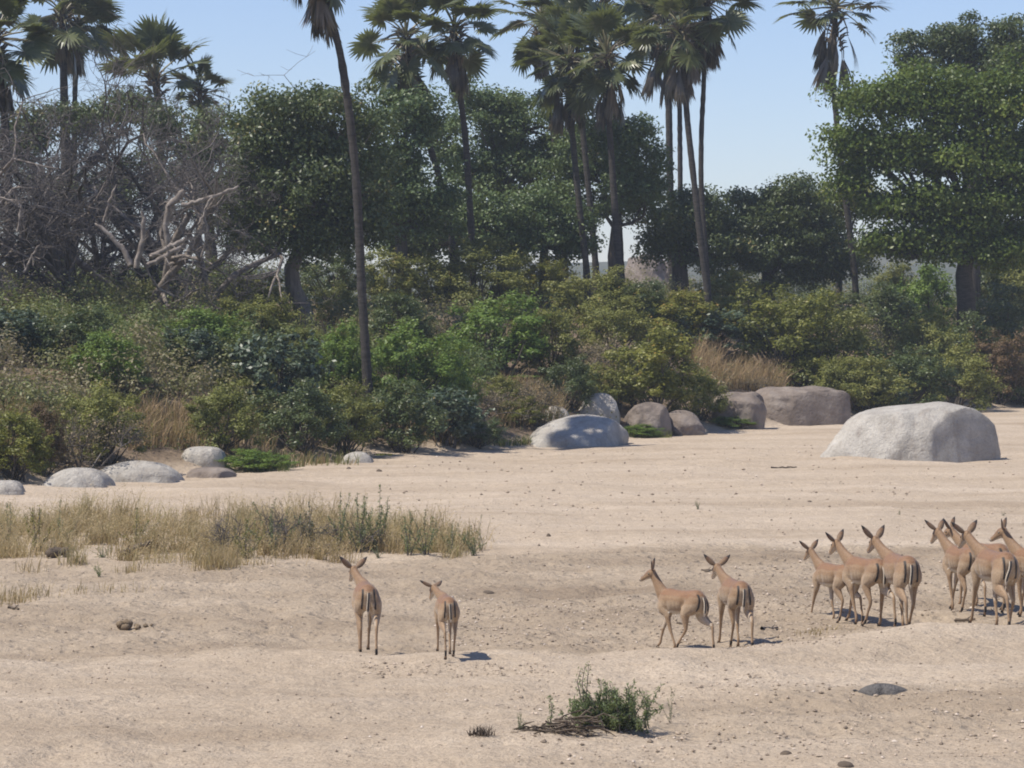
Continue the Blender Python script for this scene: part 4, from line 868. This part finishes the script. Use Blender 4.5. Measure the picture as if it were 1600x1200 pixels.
def impala(label, u, v, heading, sc, legs, neck=(48, 0, .36), head=(0, -25), ears=(50, 20), seed=0, tail=0, dD=0):
    """legs: four (swing deg, flex deg) for HL HR FL FR; neck: (pitch, yaw, length); head: (yaw rel body, pitch); ears: (spread, back tilt)"""
    g = np.random.default_rng(seed)
    D = FPX*CAMH/(v-HOR)+dD; q = np.array([(u-800)/FPX*D, D, 0]); q[2] = gz(q[0], q[1])
    o = empty('impala', q, math.radians(90+heading)); o.scale = (sc, sc, sc)
    V = []; F = []; ID = []; TT = []; n0 = 0
    def put(v_, f_, idd, tpar):
        nonlocal n0
        V.append(v_); F.extend([tuple(int(x)+n0 for x in ff) for ff in f_]); ID.append(np.full(len(v_), idd)); TT.append(tpar); n0 += len(v_)
    # torso
    S = [(-.475, .745, .05, .045), (-.455, .745, .105, .085), (-.40, .738, .148, .118), (-.30, .735, .160, .128), (-.17, .74, .138, .114), (-.03, .712, .158, .136), (.11, .702, .172, .142), (.23, .702, .178, .128), (.33, .715, .155, .102), (.40, .735, .105, .070), (.43, .74, .05, .035)]
    P, (ra, rb) = resample([(s[0], 0, s[1]) for s in S], [[s[2]*1.04 for s in S], [s[3]*1.07 for s in S]], 34)
    vv, ff = loft(P, np.maximum(ra, .02), np.maximum(rb, .02), (0, 1, 0), 20); put(vv, ff, 0, vv[:, 0])
    # neck and head
    npt, nyw, nl = math.radians(neck[0]), math.radians(neck[1]), neck[2]
    nd = np.array([math.cos(npt)*math.cos(nyw), math.cos(npt)*math.sin(nyw), math.sin(npt)])
    nb = np.array([.29, 0, .735]); nt_ = np.array([.36, 0, .80])+nd*nl
    mid = (np.array([.37, 0, .80])+nt_)/2 + np.array([0, 0, -.012])
    P, (ra, rb) = resample([nb, [.37, 0, .795], mid, nt_-nd*.03, nt_+nd*.03], [[.135, .114, .077, .060, .047], [.095, .078, .053, .046, .043]], 18)
    vv, ff = loft(P, ra, rb, (-math.sin(nyw), math.cos(nyw), 0), 16); put(vv, ff, 1, np.repeat(np.linspace(0, 1, 18), 16))
    hy, hp = math.radians(head[0]), math.radians(head[1])
    hd = np.array([math.cos(hp)*math.cos(hy), math.cos(hp)*math.sin(hy), math.sin(hp)]); hs = np.array([-math.sin(hy), math.cos(hy), 0]); hu = np.cross(hd, hs)
    h0 = nt_ - hd*.05 + hu*.012
    HS = [(0, .038, .036, 0), (.035, .058, .050, .004), (.08, .064, .054, .003), (.125, .056, .048, -.004), (.17, .042, .034, -.012), (.215, .034, .026, -.018), (.25, .030, .025, -.020), (.27, .016, .014, -.022)]
    P, (ra, rb) = resample([h0+hd*s[0]+hu*s[3] for s in HS], [[s[1] for s in HS], [s[2] for s in HS]], 20)
    vv, ff = loft(P, ra, rb, hs, 14); put(vv, ff, 2, np.repeat(np.linspace(0, 1, 20), 14))
    # legs
    hoofs = []
    def rot(p, c, a):
        a = math.radians(a); x, z = p[0]-c[0], p[2]-c[2]
        return np.array([c[0]+x*math.cos(a)-z*math.sin(a), p[1], c[2]+x*math.sin(a)+z*math.cos(a)])
    for k, (sw, fx) in enumerate(legs):
        sd = 1 if k % 2 == 0 else -1
        if k < 2:
            J = [np.array(p_) for p_ in [(-.34, .062*sd, .76), (-.33, .082*sd, .66), (-.27, .098*sd, .545), (-.365, .094*sd, .445), (-.455, .088*sd, .365), (-.435, .084*sd, .22), (-.415, .082*sd, .085), (-.385, .082*sd, .045), (-.365, .082*sd, .02)]]
            ra = [.12, .135, .098, .060, .031, .0195, .022, .019, .021]; rb = [.066, .076, .062, .036, .022, .0165, .020, .018, .020]
            J = [J[0]]+[rot(p_, J[0], sw) for p_ in J[1:]]
            if fx:
                J = J[:3]+[rot(p_, J[2], fx*.55) for p_ in J[3:]]; J = J[:5]+[rot(p_, J[4], -fx*.35) for p_ in J[5:]]; J = J[:7]+[rot(p_, J[6], -fx*.9) for p_ in J[7:]]
            ident = 3
        else:
            J = [np.array(p_) for p_ in [(.29, .070*sd, .72), (.33, .085*sd, .62), (.275, .088*sd, .515), (.285, .080*sd, .40), (.295, .074*sd, .295), (.29, .072*sd, .18), (.287, .070*sd, .085), (.308, .070*sd, .045), (.322, .070*sd, .02)]]
            ra = [.09, .088, .062, .040, .029, .018, .021, .018, .020]; rb = [.052, .062, .046, .030, .024, .0165, .019, .018, .019]
            J = [J[0]]+[rot(p_, J[0], sw) for p_ in J[1:]]
            if fx:
                J = J[:3]+[rot(p_, J[2], fx*.35) for p_ in J[3:]]; J = J[:5]+[rot(p_, J[4], -fx) for p_ in J[5:]]; J = J[:7]+[rot(p_, J[6], -fx*.6) for p_ in J[7:]]
            ident = 4
        J = np.array(J); top = J[0][2]
        tgt = .02 + (abs(fx) > 0)*.0
        if fx == 0 or J[-1][2] < .02: J[:, 2] = top-(top-J[:, 2])*(top-tgt)/(top-J[-1][2])
        P, (ra, rb) = resample(J, [ra, rb], 34); vv, ff = loft(P, np.maximum(ra, .014), np.maximum(rb, .013), (0, 1, 0), 12)
        put(vv, ff, ident, np.repeat(np.linspace(0, 1, 34), 12)); hoofs.append((J[-1], J[-2], J[-3]))
    V = np.concatenate(V); ID = np.concatenate(ID); TT = np.concatenate(TT)
    me = bpy.data.meshes.new('tmp'); me.from_pydata([tuple(x) for x in V], [], F); tmp = bpy.data.objects.new('tmp', me); C.objects.link(tmp)
    m1 = tmp.modifiers.new('r', 'REMESH'); m1.mode = 'VOXEL'; m1.voxel_size = .0115; m1.use_smooth_shade = True
    m2 = tmp.modifiers.new('s', 'SMOOTH'); m2.factor = .4; m2.iterations = 2
    dg = bpy.context.evaluated_depsgraph_get(); body = bpy.data.meshes.new_from_object(tmp.evaluated_get(dg)); bpy.data.objects.remove(tmp); bpy.data.meshes.remove(me)
    body.name = 'impala_body'; nv = len(body.vertices); co = np.empty(nv*3); body.vertices.foreach_get('co', co); co = co.reshape(-1, 3)
    no = np.empty(nv*3); body.vertices.foreach_get('normal', no); no = no.reshape(-1, 3)
    # muscle relief: shoulder, haunch, flank hollow, ribs
    bx_, bz_ = co[:, 0], co[:, 2]; sidew = np.clip(np.abs(no[:, 1])*1.3-.2, 0, 1)*(bz_ > .5)
    def gs(cx, cz, sx, sz_): return np.exp(-((bx_-cx)/sx)**2-((bz_-cz)/sz_)**2)
    dis = .014*gs(.27, .66, .07, .10) + .014*gs(-.33, .68, .08, .10) - .024*gs(-.17, .66, .05, .10) - .016*gs(.155, .64, .035, .11) - .010*gs(.38, .74, .04, .06)
    dis = dis + 0.0018*np.sin(bx_*95+bz_*12)*gs(.02, .68, .11, .09)
    co = co + no*(dis*sidew)[:, None]; body.vertices.foreach_set('co', co.ravel())
    kd = kdtree.KDTree(len(V))
    for kx in range(len(V)): kd.insert(V[kx], kx)
    kd.balance(); near = np.array([kd.find(c_)[1] for c_ in co]); idd = ID[near]; tt = TT[near]
    x, y, z = co.T; col = np.repeat(TAN[None], nv, 0)
    def blend(c, w): 
        nonlocal col
        w = np.clip(w, 0, 1)[:, None]; col = col*(1-w)+c*w
    wob = .05*vnoise(x*7+seed, y*7+z*6, 71)
    tor = (idd == 0) | (((idd == 3) | (idd == 4)) & (tt < .3))
    blend(PALEF, tor*sstep((.735+wob-z)/.06)*.75)
    blend(RED, tor*sstep((z-(.770+wob+.03*(x < -.3)))/.03)*.95)
    blend(WHITE, (idd == 0)*sstep((.600+wob*.6-z)/.03)*(x < .3))
    blend(PALEF, ((idd == 3) | (idd == 4))*(tt > .3)*.25)
    inner = ((idd == 3) | (idd == 4))*(np.abs(y) < .075)*(np.sign(y)*no[:, 1] < -.3)
    blend(WHITE, inner*(tt > .12)*(tt < .5)*.5)
    rump = tor*(x < -.36)
    blend(PALEF*1.08, rump*sstep((.062-np.abs(y))/.02)*sstep((.83-z)/.03)*sstep((-.3-no[:, 0])/.2+.3)*.9)
    st = .070+.014*np.clip((.78-z)/.2, -1, 1)
    blend(BLACK, (x < -.30)*(z < .845)*(z > .60)*sstep((.0165-np.abs(np.abs(y)-st))/.008)*sstep((-.25-no[:, 0])/.2+.2)*(idd != 4))
    blend(BLACK, (idd == 3)*(tt > .70)*(tt < .84)*sstep((-no[:, 0]+.2)/.4))
    blend(BROWN, (idd >= 3)*(tt > .84)*.5)
    blend(PALEF, (idd == 1)*sstep((-no[:, 2]-.1)/.4)*.7); blend(BROWN, (idd == 1)*sstep((no[:, 2]-.2)/.4)*(.15+.45*tt))
    hup = no@hu
    blend(BROWN, (idd == 2)*sstep((hup-.3)/.4)*.75); blend(WHITE, (idd == 2)*sstep((-hup-.35)/.3)*.85); blend(BLACK, (idd == 2)*(tt > .94)*.9); blend(WHITE, (idd == 2)*(tt > .80)*(tt < .93)*.5)
    ca = body.color_attributes.new('fur', 'FLOAT_COLOR', 'POINT'); ca.data.foreach_set('color', np.concatenate([col, np.ones((nv, 1))], 1).ravel())
    body.materials.clear(); link('body', body, o, FUR)
    # small parts
    def colmesh(name, v_, f_, c_, mat):
        m_ = bpy.data.meshes.new(name); m_.from_pydata([tuple(a) for a in v_], [], f_); m_.polygons.foreach_set('use_smooth', [True]*len(f_))
        a_ = m_.color_attributes.new('fur', 'FLOAT_COLOR', 'POINT'); a_.data.foreach_set('color', np.concatenate([c_, np.ones((len(v_), 1))], 1).ravel()); return link(name, m_, o, mat)
    for sd in (1, -1):
        sp = math.radians(ears[0]+g.normal()*5); bt = math.radians(ears[1]+g.normal()*6)
        ed = nrm(hs*sd*math.sin(sp)+hu*math.cos(sp)*math.cos(bt)-hd*math.sin(bt)); e0 = h0+hd*.03+hu*.035+hs*sd*.032
        w = nrm(np.cross(ed, hd-hs*.25)); nr = np.cross(w, ed); L = .21
        ts = np.linspace(0, 1, 10); wd = .043*np.sin(np.clip(ts*.86+.14, 0, 1)*math.pi)**.8*(1-.25*ts)+.002; wd[0] = .018
        vv = []; cc = []
        for t, ww in zip(ts, wd):
            c_ = e0+ed*L*t
            for a in np.linspace(0, 2*math.pi, 10, endpoint=False):
                off = w*ww*math.cos(a)+nr*(ww*.22*math.sin(a)+ww*.45*math.cos(a)**2); vv.append(c_+off)
                cb = TAN*.72 if math.sin(a) < .2 else PALEF*.95
                cc.append(BLACK*2 if t > .72 else BROWN*.8+cb*.2 if t > .55 else cb)
        ff = [(i_*10+j_, i_*10+(j_+1) % 10, i_*10+10+(j_+1) % 10, i_*10+10+j_) for i_ in range(9) for j_ in range(10)]+[tuple(range(90, 100))]
        colmesh('ear', np.array(vv), ff, np.array(cc), FUR)
        ec = h0+hd*.105+hu*.018+hs*sd*.047; mb = MB(); tube(mb, [ec-hs*sd*.008, ec, ec+hs*sd*.005, ec+hs*sd*.008], [.012, .013, .009, .001], 8); link('eye', mb.mesh('eye'), o, EYE)
    t0 = np.array([-.468, 0, .79]); ty = tail
    TP = np.array([t0+(.03, 0, .02), t0+(-.012, 0, 0), t0+(-.035, ty*.15, -.07), t0+(-.037, ty*.4, -.14), t0+(-.033, ty*.55, -.20), t0+(-.026, ty*.6, -.26)])
    P, (ra, rb) = resample(TP, [[.016, .016, .014, .014, .014, .004], [.018, .019, .018, .019, .018, .005]], 16); vv, ff = loft(P, ra, rb, (0, 1, 0), 12)
    th = np.tile(np.arange(12)*2*math.pi/12, 16); tl = np.repeat(np.linspace(0, 1, 16), 12); nxs = np.sin(th)
    cc = np.repeat((WHITE*.7+PALEF*.3)[None], len(vv), 0); dk = (np.abs(nxs) < .86) & (tl < .86); cc[dk] = BLACK*2; cc[(tl < .15)] = RED
    colmesh('tail', vv, ff, cc, FUR)
    for (h_, p1, p2) in hoofs:
        for s2 in (-1, 1):
            d = nrm(h_-p1); yv = np.array([0, .0085*s2, 0]); mb = MB()
            fw = np.array([.018, 0, 0]); top = h_-d*.022+yv; bz = h_[2]-.02
            c_ = np.array([h_[0]+.004, h_[1], bz])+yv
            tube(mb, [top, (top+c_)/2+fw*.25, c_+fw*.35+np.array([0, 0, .004]), c_+fw*.4], [.011, .0125, .0135, .004], 8); link('hoof', mb.mesh('hoof'), o, HOOF)
    return tag(o, label, 'antelope', 'herd of female impalas walking over the sand')
impala('tan antelope seen from behind, leftmost of the herd', 571, 1014, 7, .91, [(16, 0), (-18, 0), (-20, 0), (20, 0)], (36, 24, .30), (14, -35), (48, 15), 1, .02)
impala('smallest young antelope with widely spread ears, second from the left', 697, 1034, 8, .725, [(-18, 0), (14, 0), (18, 0), (-16, 0)], (28, 24, .29), (26, -50), (60, 10), 2, -.02)
impala('antelope turning its head left in profile with one hind leg lifted', 1064, 1000, 40, .80, [(18, 55), (-16, 0), (-22, 0), (20, 0)], (56, 12, .33), (44, -24), (30, 30), 3, 0)
impala('antelope seen from behind right of the one looking left', 1149, 995, 10, .90, [(14, 40), (-14, 0), (22, 0), (-18, 0)], (37, 20, .30), (12, -38), (46, 12), 4, .02)
impala('front-left antelope of the tight group of three, stepping left', 1304, 971, 26, .82, [(10, 0), (-24, 0), (24, 0), (-16, 0)], (44, 10, .33), (12, -38), (52, 15), 5, 0, 1.2)
impala('middle antelope of the tight group of three', 1352, 975, 24, .94, [(22, 0), (-20, 0), (-18, 0), (22, 0)], (40, 12, .34), (10, -38), (54, 12), 6, 0, .8)
impala('large antelope seen from behind, right of the tight group of three', 1406, 972, 10, 1.05, [(-14, 0), (12, 46), (20, 0), (-20, 0)], (36, 22, .32), (18, -36), (44, 14), 7, .03)
impala('antelope with its neck stretched left, left of the rightmost pair', 1504, 957, 15, .95, [(18, 0), (-16, 0), (-14, 0), (18, 0)], (44, 20, .34), (20, -42), (50, 14), 8, 0, .8)
impala('large antelope with a white-edged tail at the right, rump to the viewer', 1556, 976, 12, 1.06, [(-22, 0), (16, 0), (24, 0), (-16, 0)], (38, 24, .33), (18, -38), (56, 10), 9, .10)
impala('antelope mostly hidden behind the neck of the large right-hand one', 1538, 938, 30, .98, [(-10, 0), (8, 0), (10, 0), (-6, 0)], (34, 6, .34), (30, -30), (50, 14), 10, 0)
impala('antelope cut by the right picture edge, only its head in view', 1622, 962, 30, .97, [(10, 0), (-8, 0), (-6, 0), (10, 0)], (46, 10, .36), (40, -28), (48, 14), 12, 0)

# ------------------------------------------------------------------ haze in the air
hz = MB(); bx = np.array([[a, b_, c] for a in (-720, 720) for b_ in (-60, 1010) for c in (-2.5, 26)], float)
hz.add(bx, np.array([[0, 1, 3, 2], [4, 6, 7, 5], [0, 4, 5, 1], [2, 3, 7, 6], [0, 2, 6, 4], [1, 5, 7, 3]]))
HZ = bpy.data.materials.new('haze'); HZ.use_nodes = True; nt = HZ.node_tree; nt.nodes.clear()
vo = nt.nodes.new('ShaderNodeVolumePrincipled'); vo.inputs['Color'].default_value = (.82, .90, 1, 1); vo.inputs['Density'].default_value = .00045; vo.inputs['Anisotropy'].default_value = .1
ou = nt.nodes.new('ShaderNodeOutputMaterial'); nt.links.new(vo.outputs[0], ou.inputs['Volume'])
tag(link('haze', hz.mesh('haze', False), None, HZ), 'thin bluish haze in the air over the whole riverbed', 'haze', kind='stuff')
